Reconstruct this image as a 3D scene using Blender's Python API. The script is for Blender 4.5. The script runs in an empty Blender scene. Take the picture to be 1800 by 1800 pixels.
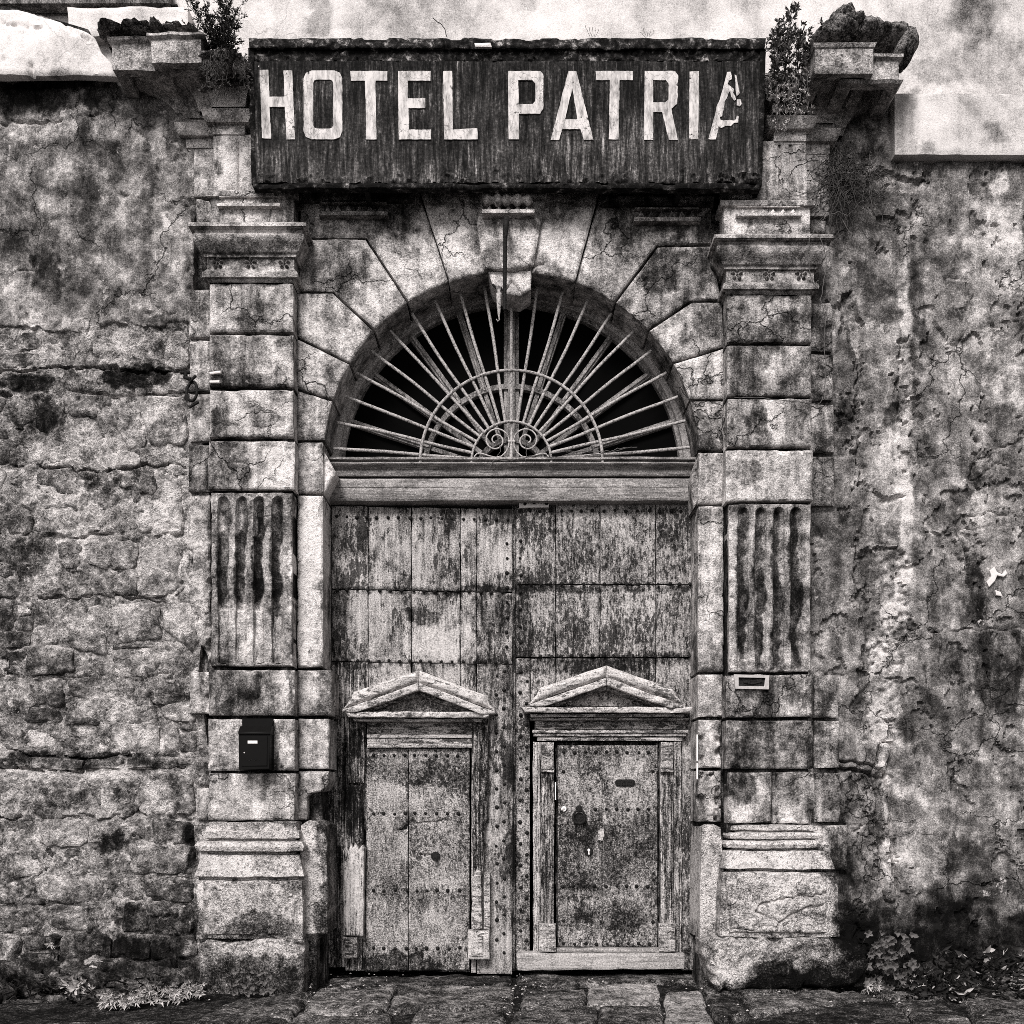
import bpy, math, random
import numpy as np
from mathutils import Vector
from mathutils.geometry import tessellate_polygon

random.seed(7)
rad = math.radians
# ------------------------------------------------------------------ camera, sky, sun, exposure
scn = bpy.context.scene
DIST, EYE = 9.0, 1.6
cam = bpy.data.cameras.new('camera'); cam.lens = 36; cam.sensor_width = 36
cam.shift_y = 500 / 1800; cam.clip_end = 400; cam.clip_start = 0.1
camo = bpy.data.objects.new('camera', cam); scn.collection.objects.link(camo)
camo.location = (0, -DIST, EYE); camo.rotation_euler = (rad(90), 0, 0)
scn.camera = camo

SUN_EL, SUN_AZ = 42, 197        # azimuth: degrees clockwise from +Y (north); the wall faces -Y
w = bpy.data.worlds.new('World'); scn.world = w; w.use_nodes = True
nt = w.node_tree; nt.nodes.clear()
sky = nt.nodes.new('ShaderNodeTexSky'); sky.sky_type = 'NISHITA'; sky.sun_disc = False
sky.sun_elevation = rad(SUN_EL); sky.sun_rotation = rad(SUN_AZ)
bw = nt.nodes.new('ShaderNodeRGBToBW'); cc = nt.nodes.new('ShaderNodeMixRGB'); cc.blend_type = 'MULTIPLY'
cc.inputs[0].default_value = 1; cc.inputs[2].default_value = (1, 0.965, 0.95, 1)
bg = nt.nodes.new('ShaderNodeBackground'); bg.inputs[1].default_value = 0.055
wo = nt.nodes.new('ShaderNodeOutputWorld')
nt.links.new(sky.outputs[0], bw.inputs[0]); nt.links.new(bw.outputs[0], cc.inputs[1])
nt.links.new(cc.outputs[0], bg.inputs[0]); nt.links.new(bg.outputs[0], wo.inputs[0])
sl = bpy.data.lights.new('sun', 'SUN'); sl.energy = 1.5; sl.angle = rad(22); sl.color = (1, 0.965, 0.945)
so = bpy.data.objects.new('sun', sl); scn.collection.objects.link(so)
_e, _a = rad(SUN_EL), rad(SUN_AZ)
sdir = Vector((math.sin(_a) * math.cos(_e), math.cos(_a) * math.cos(_e), math.sin(_e)))
so.rotation_euler = sdir.to_track_quat('Z', 'Y').to_euler(); so.location = (0, -5, 14)
vs = scn.view_settings; scn.display_settings.display_device = 'sRGB'
vs.view_transform = 'Standard'; vs.look = 'None'; vs.gamma = 1; vs.use_curve_mapping = False
vs.exposure = 1.7
scn.render.engine = 'CYCLES'; scn.cycles.max_bounces = 5; scn.cycles.diffuse_bounces = 3
scn.cycles.use_denoising = False; scn.cycles.filter_width = 0.85; scn.cycles.use_adaptive_sampling = False

GZ = -0.06                       # ground level
# photo measure (1800 px) -> metres on an upright plane at depth y
def X(px, y=0.0): return (px - 900) / 200 * (9 + y) / 9
def Z(py, y=0.0): return EYE + (1400 - py) / 200 * (9 + y) / 9
def gp(px, py):                  # point on the ground plane
    d = 9 * (EYE - GZ) * 200 / (py - 1400) / 1.0
    d = (EYE - GZ) * 1800 / (py - 1400)
    return ((px - 900) / 1800 * d, d - 9)

# ------------------------------------------------------------------ numpy noise
def _h(ix, iy, s):
    n = (ix.astype(np.int64) * 374761393 + iy.astype(np.int64) * 668265263 + s * 974634777) & 0xffffffff
    n = ((n ^ (n >> 13)) * 1274126177) & 0xffffffff
    n = ((n ^ (n >> 16)) * 2246822519) & 0xffffffff
    return ((n ^ (n >> 15)) & 0xffff) / 32767.5 - 1
def vn(x, y, s=0):
    x0 = np.floor(x); y0 = np.floor(y); fx = x - x0; fy = y - y0
    fx = fx * fx * (3 - 2 * fx); fy = fy * fy * (3 - 2 * fy)
    a = _h(x0, y0, s); b = _h(x0 + 1, y0, s); c = _h(x0, y0 + 1, s); d = _h(x0 + 1, y0 + 1, s)
    return (a + (b - a) * fx) * (1 - fy) + (c + (d - c) * fx) * fy
def fbm(x, y, o=4, s=0, g=0.5):
    r = 0; a = 1; t = 0
    for i in range(o):
        r = r + a * vn(x, y, s + i * 17); t += a; a *= g; x = x * 2.03 + 11.3; y = y * 2.03 + 5.7
    return r / t * 1.5
def sstep(a, b, x):
    t = np.clip((x - a) / (b - a), 0, 1); return t * t * (3 - 2 * t)
def polydist(px, py, pts):       # distance to an open polyline
    d = np.full(px.shape, 1e9)
    for (ax, ay), (bx, by) in zip(pts[:-1], pts[1:]):
        vx, vy = bx - ax, by - ay; L = vx * vx + vy * vy + 1e-9
        t = np.clip(((px - ax) * vx + (py - ay) * vy) / L, 0, 1)
        d = np.minimum(d, np.hypot(px - ax - t * vx, py - ay - t * vy))
    return d
def sdpoly(px, py, poly):        # signed distance (inside > 0) and nearest boundary point
    n = len(poly); d = np.full(px.shape, 1e9); bx_ = np.zeros(px.shape); by_ = np.zeros(px.shape)
    ins = np.zeros(px.shape, bool)
    for i in range(n):
        ax, ay = poly[i]; bx, by = poly[(i + 1) % n]
        vx, vy = bx - ax, by - ay; L = vx * vx + vy * vy + 1e-12
        t = np.clip(((px - ax) * vx + (py - ay) * vy) / L, 0, 1)
        qx = ax + t * vx; qy = ay + t * vy; dd = np.hypot(px - qx, py - qy)
        m = dd < d; d = np.where(m, dd, d); bx_ = np.where(m, qx, bx_); by_ = np.where(m, qy, by_)
        c = ((ay > py) != (by > py)) & (px < (bx - ax) * (py - ay) / (by - ay + 1e-12) + ax)
        ins ^= c
    return np.where(ins, d, -d), bx_, by_

# ------------------------------------------------------------------ stains, bare patches and some painted shade, mapped by eye (x0,y0,x1,y1,amount) on the facade, in photo measure
TONES = [
 # left wall
 (0,140,215,205,-1.2),(60,150,150,215,.5),(0,215,120,260,.35),(50,255,90,330,-.4),(125,260,165,440,-.55),(180,330,250,480,-.2),(260,225,290,300,.9),  # first box paints the shade under the ledge onto the wall
 (245,330,275,350,-.8),(0,420,60,470,-.6),(50,440,100,530,-.7),(0,485,80,570,.6),(90,480,160,540,-.3),(170,480,320,560,.15),(200,230,260,330,.1),(285,370,300,450,.3),
 (300,440,335,500,.2),(0,585,300,645,.25),(0,650,105,690,-1.6),(180,650,290,690,-1.6),(105,655,180,690,-.4),(290,650,340,690,.3),
 (0,695,240,760,-.2),(40,700,110,760,-.7),(245,695,330,790,.45),(160,705,240,745,.5),(60,760,230,820,.55),(0,740,50,820,-.5),(140,830,180,860,-.9),(60,850,150,900,.5),
 (280,845,322,940,1.1),(150,860,280,930,.1),(0,900,60,940,.5),(240,950,320,1045,.5),(0,950,100,1010,-.3),(60,960,240,1000,.3),(60,1080,190,1120,.6),(0,1060,40,1200,-.5),
 (200,1060,275,1120,.4),(285,1060,350,1130,.3),(330,868,365,985,1.3),(330,985,365,1010,-.8),(335,1010,365,1100,.7),(150,1150,330,1200,.3),(60,1150,130,1190,-.4),
 (0,1215,120,1260,-.4),(130,1270,160,1300,.7),(200,1275,280,1325,.6),(0,1325,330,1352,-1.1),(0,1353,240,1375,.9),(60,1385,160,1420,-.8),(180,1380,230,1410,-.6),(250,1380,310,1430,1),
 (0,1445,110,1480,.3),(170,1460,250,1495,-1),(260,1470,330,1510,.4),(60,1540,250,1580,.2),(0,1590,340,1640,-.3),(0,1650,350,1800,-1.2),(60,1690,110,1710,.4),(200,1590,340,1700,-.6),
 # left pilaster, from the top down
 (375,235,435,332,1.0),(375,318,400,332,.6),(365,345,520,392,.35),(330,392,530,412,.3),(370,412,520,428,.8),(368,430,518,450,-.3),(368,452,517,474,-.7),(365,475,520,495,.1),
 (370,500,515,580,.35),(400,515,480,560,-.65),(370,590,515,640,.1),(440,600,512,675,.5),(370,655,440,680,-.5),(370,690,515,740,.2),(370,718,400,768,-.9),(400,745,512,765,.5),
 (370,778,435,850,-1.1),(440,780,465,850,.2),(468,775,513,840,1.5),(470,842,513,858,.5),(375,870,512,960,-.1),(412,900,435,1100,-.3),(447,900,462,1060,-.5),(475,930,500,1170,-.3),
 (400,1075,500,1165,.5),(520,870,567,1170,1.5),(520,775,567,865,.9),(520,610,575,690,.5),(525,520,640,610,.55),(520,700,570,765,.3),
 (370,1180,515,1255,.1),(395,1178,460,1235,-.9),(480,1180,512,1225,.3),(520,1180,567,1255,.7),(370,1265,420,1350,.4),(495,1265,515,1350,.9),(478,1265,494,1350,-.4),(525,1265,577,1395,.6),
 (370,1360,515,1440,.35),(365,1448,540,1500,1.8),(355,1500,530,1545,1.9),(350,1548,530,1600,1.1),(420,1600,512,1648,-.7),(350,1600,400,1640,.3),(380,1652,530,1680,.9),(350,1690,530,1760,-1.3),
 (535,1455,562,1640,1.8),(562,1460,582,1640,.2),(330,1450,365,1520,-.8),(345,1380,368,1440,.3),
 # arch and keystone
 (530,340,735,418,-.45),(660,400,760,520,.35),(645,440,700,500,.2),(550,430,640,500,.2),(560,470,620,505,-.4),(745,345,840,470,.75),(845,345,955,400,.1),(850,400,940,470,.3),
 (945,385,1045,480,1.1),(1060,345,1250,430,-.5),(1030,430,1100,520,-.1),(1140,440,1250,520,-.9),(1100,500,1150,560,.3),(1180,525,1270,600,-.5),(1200,620,1270,700,.1),(1190,600,1240,660,.5),
 (1225,710,1272,790,-.2),(1225,800,1275,880,.2),(1228,890,1272,1175,.5),(1230,900,1272,960,-.2),
 # right pilaster
 (1345,225,1418,345,.55),(1270,370,1425,412,.2),(1250,415,1450,432,.5),(1270,436,1430,460,-.1),(1275,465,1428,490,.1),(1280,520,1425,600,-.1),(1340,520,1380,560,.5),(1285,560,1425,600,-.6),
 (1285,610,1340,690,-.4),(1345,610,1378,690,.9),(1380,610,1420,690,.0),(1285,700,1345,785,-.7),(1346,700,1378,785,.9),(1380,700,1422,780,-.3),(1290,800,1345,850,-.9),(1350,790,1420,880,.1),
 (1290,895,1420,1000,-.1),(1300,1000,1425,1175,-.45),(1345,950,1358,1170,.5),(1275,890,1296,1175,.6),(1280,1185,1432,1260,-.75),(1280,1268,1432,1350,-.35),(1285,1358,1330,1412,-1.2),(1360,1360,1432,1440,.1),(1285,1415,1350,1445,.7),
 (1228,1265,1270,1440,.7),(1275,1452,1450,1500,1.6),(1275,1500,1455,1530,2.0),(1275,1532,1460,1600,1.3),(1285,1550,1345,1585,-1.3),(1330,1590,1440,1615,-.2),(1275,1600,1460,1640,.9),(1228,1455,1268,1640,1.2),
 (1245,1650,1320,1720,.9),(1325,1685,1425,1750,-1.1),(1345,1668,1395,1720,-.7),(1395,1705,1470,1745,-.6),(1430,1660,1520,1710,.5),(1250,1715,1530,1745,-1.2),
 # right wall
 (1427,520,1466,800,-.35),(1430,880,1510,960,-.5),(1436,1185,1476,1350,-.7),(1440,1355,1500,1480,-.7),(1465,380,1520,520,-.2),(1470,560,1500,780,-.5),(1515,560,1575,850,.2),(1500,470,1575,520,-.6),
 (1555,700,1586,752,-1.4),(1578,420,1604,1110,1.2),(1606,450,1625,800,-.2),(1580,300,1640,420,.1),(1460,290,1560,420,-.4),(1540,310,1575,335,1.0),(1745,300,1775,335,1.3),(1600,340,1700,470,-.1),
 (1700,350,1800,520,.5),(1580,520,1660,640,-.1),(1660,560,1800,720,.6),(1620,640,1700,780,.3),(1680,850,1720,880,-1),(1700,780,1800,860,-.3),(1700,870,1800,960,.1),(1640,900,1700,1090,.2),(1700,980,1730,1100,-.9),
 (1545,1050,1590,1100,1.2),(1510,960,1570,1050,-.1),(1460,960,1510,1170,.15),(1600,1110,1700,1200,-.4),(1705,1110,1800,1250,-1.1),(1510,1110,1580,1190,.4),(1520,1200,1590,1320,.8),(1595,1210,1660,1330,-.6),
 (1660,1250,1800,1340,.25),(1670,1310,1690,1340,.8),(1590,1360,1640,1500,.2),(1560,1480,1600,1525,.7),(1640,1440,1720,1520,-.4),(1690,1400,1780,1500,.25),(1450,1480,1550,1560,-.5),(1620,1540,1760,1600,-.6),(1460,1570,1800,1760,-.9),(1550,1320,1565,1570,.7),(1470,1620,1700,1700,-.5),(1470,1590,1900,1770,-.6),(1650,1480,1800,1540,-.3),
 (1700,1560,1790,1620,.2),
 # upper wall
 (540,0,580,62,-1.3),(1590,0,1700,60,-.5),(1665,-30,1775,70,-1.2),(1690,-20,1750,50,-.7),(1600,100,1680,150,-.8),(1690,60,1800,120,-.3),(900,0,1000,25,-.4),(480,0,1300,60,.2),(1560,60,1800,160,-.3),
 (1575,165,1620,270,-1.2),(1620,170,1800,270,-.25),(1620,245,1650,262,-1.3),(1730,225,1765,260,-1.3),
 (1462,1440,1505,1660,-.7),(1470,1560,1530,1700,-.5),(332,1450,350,1650,-.9),  # dark strips beside the bases, painted in as their side shading
 (383,872,401,1066,-1.1),(383,1080,389,1166,-.5),(415,872,433,1066,-1.1),(415,1080,421,1166,-.5),(446,872,464,1066,-1.1),(446,1080,452,1166,-.5),(478,872,496,1066,-1.1),(478,1080,484,1166,-.5),(1297,892,1315,1176,-1.1),(1328,892,1346,1176,-1.1),(1360,892,1378,1176,-1.1),(1391,892,1409,1176,-1.1),  # flute grooves darkened in tone to paint in their shade
 # doors
 (582,890,745,1030,.15),(750,905,900,1030,.25),(582,1040,610,1160,-.8),(610,1040,720,1160,.35),(722,1065,770,1095,-1.5),(725,1095,830,1160,1.1),(770,1040,830,1090,.3),(835,1030,902,1230,-.6),(815,930,840,1000,-.5),
 (905,1000,935,1150,-.9),(930,905,975,1000,.5),(975,890,1055,1010,.1),(1055,890,1120,1010,-.2),(1085,905,1105,1000,.7),(1040,1040,1055,1140,.9),(905,1150,1222,1180,-.9),(900,1030,1220,1042,-.9),(582,1030,900,1042,-.8),(582,1155,900,1170,-.5),
 (1055,1040,1222,1150,.0),(1155,900,1222,1020,-.4),(640,1325,825,1372,-.6),(650,1375,820,1500,.35),(700,1440,730,1480,-1),(640,1560,820,1600,-.3),(650,1610,820,1670,.45),(640,1675,780,1712,-1.5),(780,1675,900,1712,.1),
 (830,1260,900,1600,-.1),(880,1330,905,1560,-1),(980,1320,1150,1400,.5),(1000,1430,1150,1560,-.6),(990,1560,1150,1600,.0),(1010,1580,1130,1620,-.8),(985,1610,1155,1665,.3),(905,1270,960,1670,.1),(560,1400,600,1700,-.9),
 (600,1280,640,1480,-1.0),(605,1485,640,1640,.9),(838,1275,860,1560,-.8),
]
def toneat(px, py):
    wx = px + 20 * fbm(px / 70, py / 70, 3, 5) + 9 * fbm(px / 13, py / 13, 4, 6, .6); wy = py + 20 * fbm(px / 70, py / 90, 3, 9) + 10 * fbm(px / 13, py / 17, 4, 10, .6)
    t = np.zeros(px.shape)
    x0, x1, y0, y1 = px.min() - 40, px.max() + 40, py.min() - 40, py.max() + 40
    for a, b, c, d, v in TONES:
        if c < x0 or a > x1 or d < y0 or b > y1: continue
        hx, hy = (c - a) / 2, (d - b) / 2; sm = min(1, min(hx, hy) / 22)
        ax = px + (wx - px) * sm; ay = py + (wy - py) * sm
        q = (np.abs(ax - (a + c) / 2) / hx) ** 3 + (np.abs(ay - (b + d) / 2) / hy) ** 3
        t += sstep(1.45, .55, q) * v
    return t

# ------------------------------------------------------------------ mesh helpers
def link(name, me, mat, parent=None, tone=None, sharp=35):
    o = bpy.data.objects.new(name, me); scn.collection.objects.link(o)
    if mat is not None: me.materials.append(mat)
    me.polygons.foreach_set('use_smooth', [True] * len(me.polygons))
    if sharp: me.set_sharp_from_angle(angle=rad(sharp))
    if parent is not None: o.parent = parent
    return o
def mesh(name, V, F, mat, parent=None, tone=None, sharp=35):
    me = bpy.data.meshes.new(name)
    me.from_pydata([tuple(v) for v in np.asarray(V, float).tolist()], [], F if isinstance(F, list) else F.tolist())
    if tone is not None:
        a = me.attributes.new('tone', 'FLOAT', 'POINT'); a.data.foreach_set('value', np.asarray(tone, np.float32))
    return link(name, me, mat, parent, sharp=sharp)
def thing(name, label, cat, loc=(0, 0, 0), group=None):
    o = bpy.data.objects.new(name, None); scn.collection.objects.link(o); o.location = loc
    o['label'] = label; o['category'] = cat
    if group: o['group'] = group
    return o
def tag(o, label, cat, group=None):
    o['label'] = label; o['category'] = cat
    if group: o['group'] = group
    return o
def sub_(poly, k=0): return poly
_seed = [100]
def relief(name, poly, yf, yb, mat, parent=None, res=.02, bev=.014, amp=.006, fr=6, chip=.0, hfun=None, ground=None, tdep=None, tone0=0., warp=.004, tcall=True):
    """solid slab with an uneven front: poly in metres (u, v) on the facade plane (or the ground plane when ground is a level)"""
    _seed[0] += 3; s = _seed[0]
    P = np.array(poly, float)
    x0, y0 = P.min(0); x1, y1 = P.max(0)
    nx = max(3, int(round((x1 - x0) / res)) + 1); ny = max(3, int(round((y1 - y0) / res)) + 1)
    gx = np.linspace(x0, x1, nx); gy = np.linspace(y0, y1, ny); rx = (x1 - x0) / (nx - 1); ry = (y1 - y0) / (ny - 1)
    U, Vv = np.meshgrid(gx, gy); u = U.ravel(); v = Vv.ravel()
    sd, bx, by = sdpoly(u, v, P)
    r = max(rx, ry)
    keep = sd > -1.05 * r
    snap = (sd < .35 * r) & keep
    uu = np.where(snap, bx, u); vv = np.where(snap, by, v)
    for c in P:
        dd = np.where(keep, np.hypot(uu - c[0], vv - c[1]), 1e9); k = int(np.argmin(dd))
        if dd[k] < 1.5 * r: uu[k], vv[k] = c; snap[k] = True
    sd2 = np.where(snap, 0, np.maximum(sd, 0))
    i = np.arange(nx * ny).reshape(ny, nx)
    q = np.stack([i[:-1, :-1], i[:-1, 1:], i[1:, 1:], i[1:, :-1]], -1).reshape(-1, 4)
    cu = uu[q].mean(1); cv = vv[q].mean(1)
    csd, _, _ = sdpoly(cu, cv, P)
    au, av = uu[q], vv[q]
    area = .5 * ((au[:, 2] - au[:, 0]) * (av[:, 3] - av[:, 1]) - (au[:, 3] - au[:, 1]) * (av[:, 2] - av[:, 0]))
    ok = keep[q].all(1) & (csd > 0) & (area > .02 * rx * ry)
    q = q[ok]
    used = np.unique(q); mp = -np.ones(nx * ny, int); mp[used] = np.arange(len(used)); q = mp[q]
    uu = uu[used]; vv = vv[used]; sd2 = sd2[used]
    t = np.clip(sd2 / bev, 0, 1) if bev > 0 else np.ones(len(sd2))
    h = -bev * (1 - np.sqrt(np.clip(1 - (1 - t) ** 2, 0, 1)))
    h = h + amp * fbm(uu * fr + s, vv * fr, 4, s, .55)
    if chip > 0:
        cn = fbm(uu * 9 + s * 3, vv * 9, 3, s + 5)
        h = h - chip * sstep(.25, .7, cn) * (1 - sstep(.02, .07, sd2))
    if hfun is not None: h = h + hfun(uu, vv, sd2)
    wu = uu + warp * fbm(uu * 8, vv * 8 + s, 2, s + 2); wv = vv + warp * fbm(uu * 8 + 31, vv * 8, 2, s + 4)
    n = len(uu)
    # boundary
    e = np.concatenate([q[:, [0, 1]], q[:, [1, 2]], q[:, [2, 3]], q[:, [3, 0]]])
    key = np.minimum(e[:, 0], e[:, 1]) * (n + 1) + np.maximum(e[:, 0], e[:, 1])
    _, inv, cnt = np.unique(key, return_inverse=True, return_counts=True)
    be = e[cnt[inv] == 1]
    bv = np.unique(be); m2 = -np.ones(n, int); m2[bv] = np.arange(len(bv)); nb = len(bv)
    tp = (X, Z)
    if ground is None:
        front = np.stack([wu, yf - h, wv], 1)
        r0 = front[bv]; r1 = r0.copy(); r1[:, 1] = yb
        A = n + m2[be]; B = n + nb + m2[be]
        side = np.stack([A[:, 1], A[:, 0], B[:, 0], B[:, 1]], 1)
        d = (yf if tdep is None else tdep); k = 200 * 9 / (9 + d)
        px = 900 + wu * k; py = 1400 - (wv - EYE) * k
    else:
        front = np.stack([wu, wv, ground + h], 1)
        r0 = front[bv]; r1 = r0.copy(); r1[:, 2] = ground - yb
        A = n + m2[be]; B = n + nb + m2[be]
        side = np.stack([A[:, 1], A[:, 0], B[:, 0], B[:, 1]], 1)
        px = py = None
    V = np.concatenate([front, r0, r1]); F = np.concatenate([q, side])
    if px is not None and tcall:
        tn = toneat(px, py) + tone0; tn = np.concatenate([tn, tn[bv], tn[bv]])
    else: tn = np.full(len(V), tone0)
    return mesh(name, V, F, mat, parent, tn, sharp=50)
def pp(pts, y): return [(X(a, y), Z(b, y)) for a, b in pts]      # facade outline at depth y
def rel(name, pts, yf, yb, mat, parent, **k):
    P = pp(pts, yf); ar = sum(a[0] * b[1] - b[0] * a[1] for a, b in zip(P, P[1:] + P[:1]))
    return relief(name, P[::-1] if ar < 0 else P, yf, yb, mat, parent, **k)
def block(name, x0, y0, x1, y1, yf, yb, mat, parent=None, **k):
    if name in ('stone_block', 'jamb_block', 'quoin_block'): y0 += .8; y1 -= .8
    return relief(name, pp([(x0, y1), (x1, y1), (x1, y0), (x0, y0)], yf), yf, yb, mat, parent, **k)
def prism(name, poly, yf, yb, mat, parent=None, holes=(), bev=.004, tone=0.):
    loops = [list(poly)] + [list(h) for h in holes]
    tess = tessellate_polygon([[Vector((a, b, 0)) for a, b in l] for l in loops])
    flat = [p for l in loops for p in l]; n = len(flat)
    V = [(a, yf, b) for a, b in flat] + [(a, yb, b) for a, b in flat]; F = []
    for a, b, c in tess:
        (ax, ay), (bx, by), (cx, cy) = flat[a], flat[b], flat[c]
        if (bx - ax) * (cy - ay) - (by - ay) * (cx - ax) < 0: a, c = c, a
        F.append([a, b, c]); F.append([n + c, n + b, n + a])
    st = 0
    for l in loops:
        m = len(l)
        for i in range(m):
            j = (i + 1) % m; F.append([st + i, st + j, n + st + j, n + st + i])
        st += m
    o = mesh(name, V, F, mat, parent, [tone] * len(V))
    if bev:
        b_ = o.modifiers.new('bevel', 'BEVEL'); b_.width = bev; b_.segments = 2; b_.limit_method = 'ANGLE'
    return o
def box(name, x0, x1, y0, y1, z0, z1, mat, parent=None, bev=.004, tone=0.):
    return prism(name, [(x0, z0), (x1, z0), (x1, z1), (x0, z1)], y0, y1, mat, parent, bev=bev, tone=tone)
def tube(pts, r, n=7, V=None, F=None, cap=True, rs=None):
    V = [] if V is None else V; F = [] if F is None else F
    pts = [Vector(p) for p in pts]; prev = None; st = len(V); up = Vector((0, 1, 0.01))
    for i, p in enumerate(pts):
        t = (pts[min(i + 1, len(pts) - 1)] - pts[max(i - 1, 0)])
        t = t.normalized() if t.length > 1e-9 else Vector((0, 0, 1))
        a = up - t * up.dot(t)
        if a.length < 1e-3: a = Vector((1, 0, 0)) - t * t.x
        a.normalize(); b = t.cross(a); rr = rs[i] if rs else r
        for k in range(n):
            c, s = math.cos(k * 2 * math.pi / n), math.sin(k * 2 * math.pi / n)
            V.append(tuple(p + (a * c + b * s) * rr))
    for i in range(len(pts) - 1):
        for k in range(n):
            k2 = (k + 1) % n
            F.append([st + i * n + k, st + i * n + k2, st + (i + 1) * n + k2, st + (i + 1) * n + k])
    if cap:
        F.append([st + k for k in range(n)][::-1]); F.append([st + (len(pts) - 1) * n + k for k in range(n)])
    return V, F
def tubes(name, lines, r, mat, parent=None, n=7):
    V, F = [], []
    for l in lines: tube(l, r, n, V, F)
    return mesh(name, V, F, mat, parent, sharp=60)
def umould(name, xL, xR, yf, yb, prof, mat, parent=None, amp=.004, tdep=None, step=.03, tone0=0., tcall=True, fs=1.):
    """moulding swept round three sides of a pier; prof = [(projection, z)] from the bottom up"""
    _seed[0] += 3; s = _seed[0]
    pr = []
    for (a, b), (c, d) in zip(prof[:-1], prof[1:]):
        k = max(1, int(math.hypot(c - a, d - b) / .03))
        for i in range(k): pr.append((a + (c - a) * i / k, b + (d - b) * i / k))
    pr.append(prof[-1])
    nf = max(4, int((xR - xL) / step)); ns = max(2, int(abs(yb - yf) / .05))
    rows = []
    for p, z in pr:
        q_ = yf - p * fs
        r = [(xL - p, yb + (q_ - yb) * i / ns) for i in range(ns)]
        r += [(xL - p + (xR - xL + 2 * p) * i / nf, q_) for i in range(nf)]
        r += [(xR + p, q_ + (yb - q_) * i / ns) for i in range(ns + 1)]
        rows.append([(a, b, z) for a, b in r])
    A = np.array(rows); R, C, _ = A.shape
    n1 = fbm(A[..., 0] * 7 + s, A[..., 2] * 7 + A[..., 1] * 5, 4, s); n2 = fbm(A[..., 0] * 7, A[..., 2] * 7 + A[..., 1] * 5 + s, 4, s + 1)
    A[..., 1] += amp * n1; A[..., 2] += amp * .7 * n2
    V = A.reshape(-1, 3); i = np.arange(R * C).reshape(R, C)
    q = np.stack([i[:-1, :-1], i[:-1, 1:], i[1:, 1:], i[1:, :-1]], -1).reshape(-1, 4)
    k = 1800 / (9 + (yf if tdep is None else tdep))
    tn = toneat(900 + V[:, 0] * k, 1400 - (V[:, 2] - EYE) * k) + tone0 if tcall else np.full(len(V), tone0)
    return mesh(name, V, q, mat, parent, tn, sharp=40)

# ------------------------------------------------------------------ materials
class N:
    def __init__(s, name):
        s.m = bpy.data.materials.new(name); s.m.use_nodes = True; s.t = s.m.node_tree; s.t.nodes.clear()
        s.out = s.t.nodes.new('ShaderNodeOutputMaterial'); s.b = s.t.nodes.new('ShaderNodeBsdfPrincipled')
        s.t.links.new(s.b.outputs[0], s.out.inputs[0]); s.b.inputs['Specular IOR Level'].default_value = .06
    def n(s, typ, **k):
        x = s.t.nodes.new('ShaderNode' + typ)
        for a, b in k.items(): setattr(x, a, b)
        return x
    def L(s, a, b): s.t.links.new(a, b)
    def inp(s, sock, v):
        if isinstance(v, (int, float)): sock.default_value = v
        elif isinstance(v, (tuple, list)): sock.default_value = v
        else: s.L(v, sock)
    def pos(s, rnd=0., scale=(1, 1, 1)):
        g = s.n('NewGeometry').outputs['Position']
        if rnd:
            oi = s.n('ObjectInfo').outputs['Random']; g = s.vm('ADD', g, s.m_('MULTIPLY', oi, rnd))
        mp = s.n('Mapping'); s.L(g, mp.inputs[0]); mp.inputs['Scale'].default_value = scale
        return mp.outputs[0]
    def vm(s, op, a, b):
        x = s.n('VectorMath', operation=op); s.inp(x.inputs[0], a); s.inp(x.inputs[1], b); return x.outputs[0]
    def m_(s, op, a, b=0., c=None, clamp=False):
        x = s.n('Math', operation=op, use_clamp=clamp); s.inp(x.inputs[0], a); s.inp(x.inputs[1], b)
        if c is not None: s.inp(x.inputs[2], c)
        return x.outputs[0]
    def noise(s, v, sc, det=6, ro=.6, dist=0.):
        x = s.n('TexNoise'); s.L(v, x.inputs['Vector']); x.inputs['Scale'].default_value = sc
        x.inputs['Detail'].default_value = det; x.inputs['Roughness'].default_value = ro; x.inputs['Distortion'].default_value = dist
        return x.outputs[0]
    def vor(s, v, sc, feat='F1', rnd=1.):
        x = s.n('TexVoronoi', feature=feat); s.L(v, x.inputs['Vector']); x.inputs['Scale'].default_value = sc
        x.inputs['Randomness'].default_value = rnd
        return x.outputs['Distance']
    def ramp(s, f, *st):
        x = s.n('ValToRGB'); s.L(f, x.inputs[0]); e = x.color_ramp.elements
        while len(e) < len(st): e.new(.5)
        for k, (p, v) in enumerate(st): e[k].position = p; e[k].color = (v, v, v, 1)
        return x.outputs[0]
    def mix(s, f, a, b):
        x = s.n('Mix', data_type='FLOAT'); s.inp(x.inputs[0], f); s.inp(x.inputs[2], a); s.inp(x.inputs[3], b); return x.outputs[0]
    def tone(s):
        x = s.n('Attribute', attribute_name='tone'); return x.outputs['Fac']
    def col(s, v, tint=(1, .955, .94)):
        c = s.n('CombineColor')
        for i in range(3): s.L(s.m_('MULTIPLY', v, tint[i]), c.inputs[i])
        s.L(c.outputs[0], s.b.inputs['Base Color'])
    def bump(s, h, st=1., d=.01, prev=None):
        x = s.n('Bump'); x.inputs['Strength'].default_value = st; x.inputs['Distance'].default_value = d
        s.L(h, x.inputs['Height'])
        if prev is not None: s.L(prev, x.inputs['Normal'])
        return x.outputs[0]
    def end(s, nrm=None, rough=.85, metal=0.):
        s.inp(s.b.inputs['Roughness'], rough); s.b.inputs['Metallic'].default_value = metal
        if nrm is not None: s.L(nrm, s.b.inputs['Normal'])
        return s.m

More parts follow.
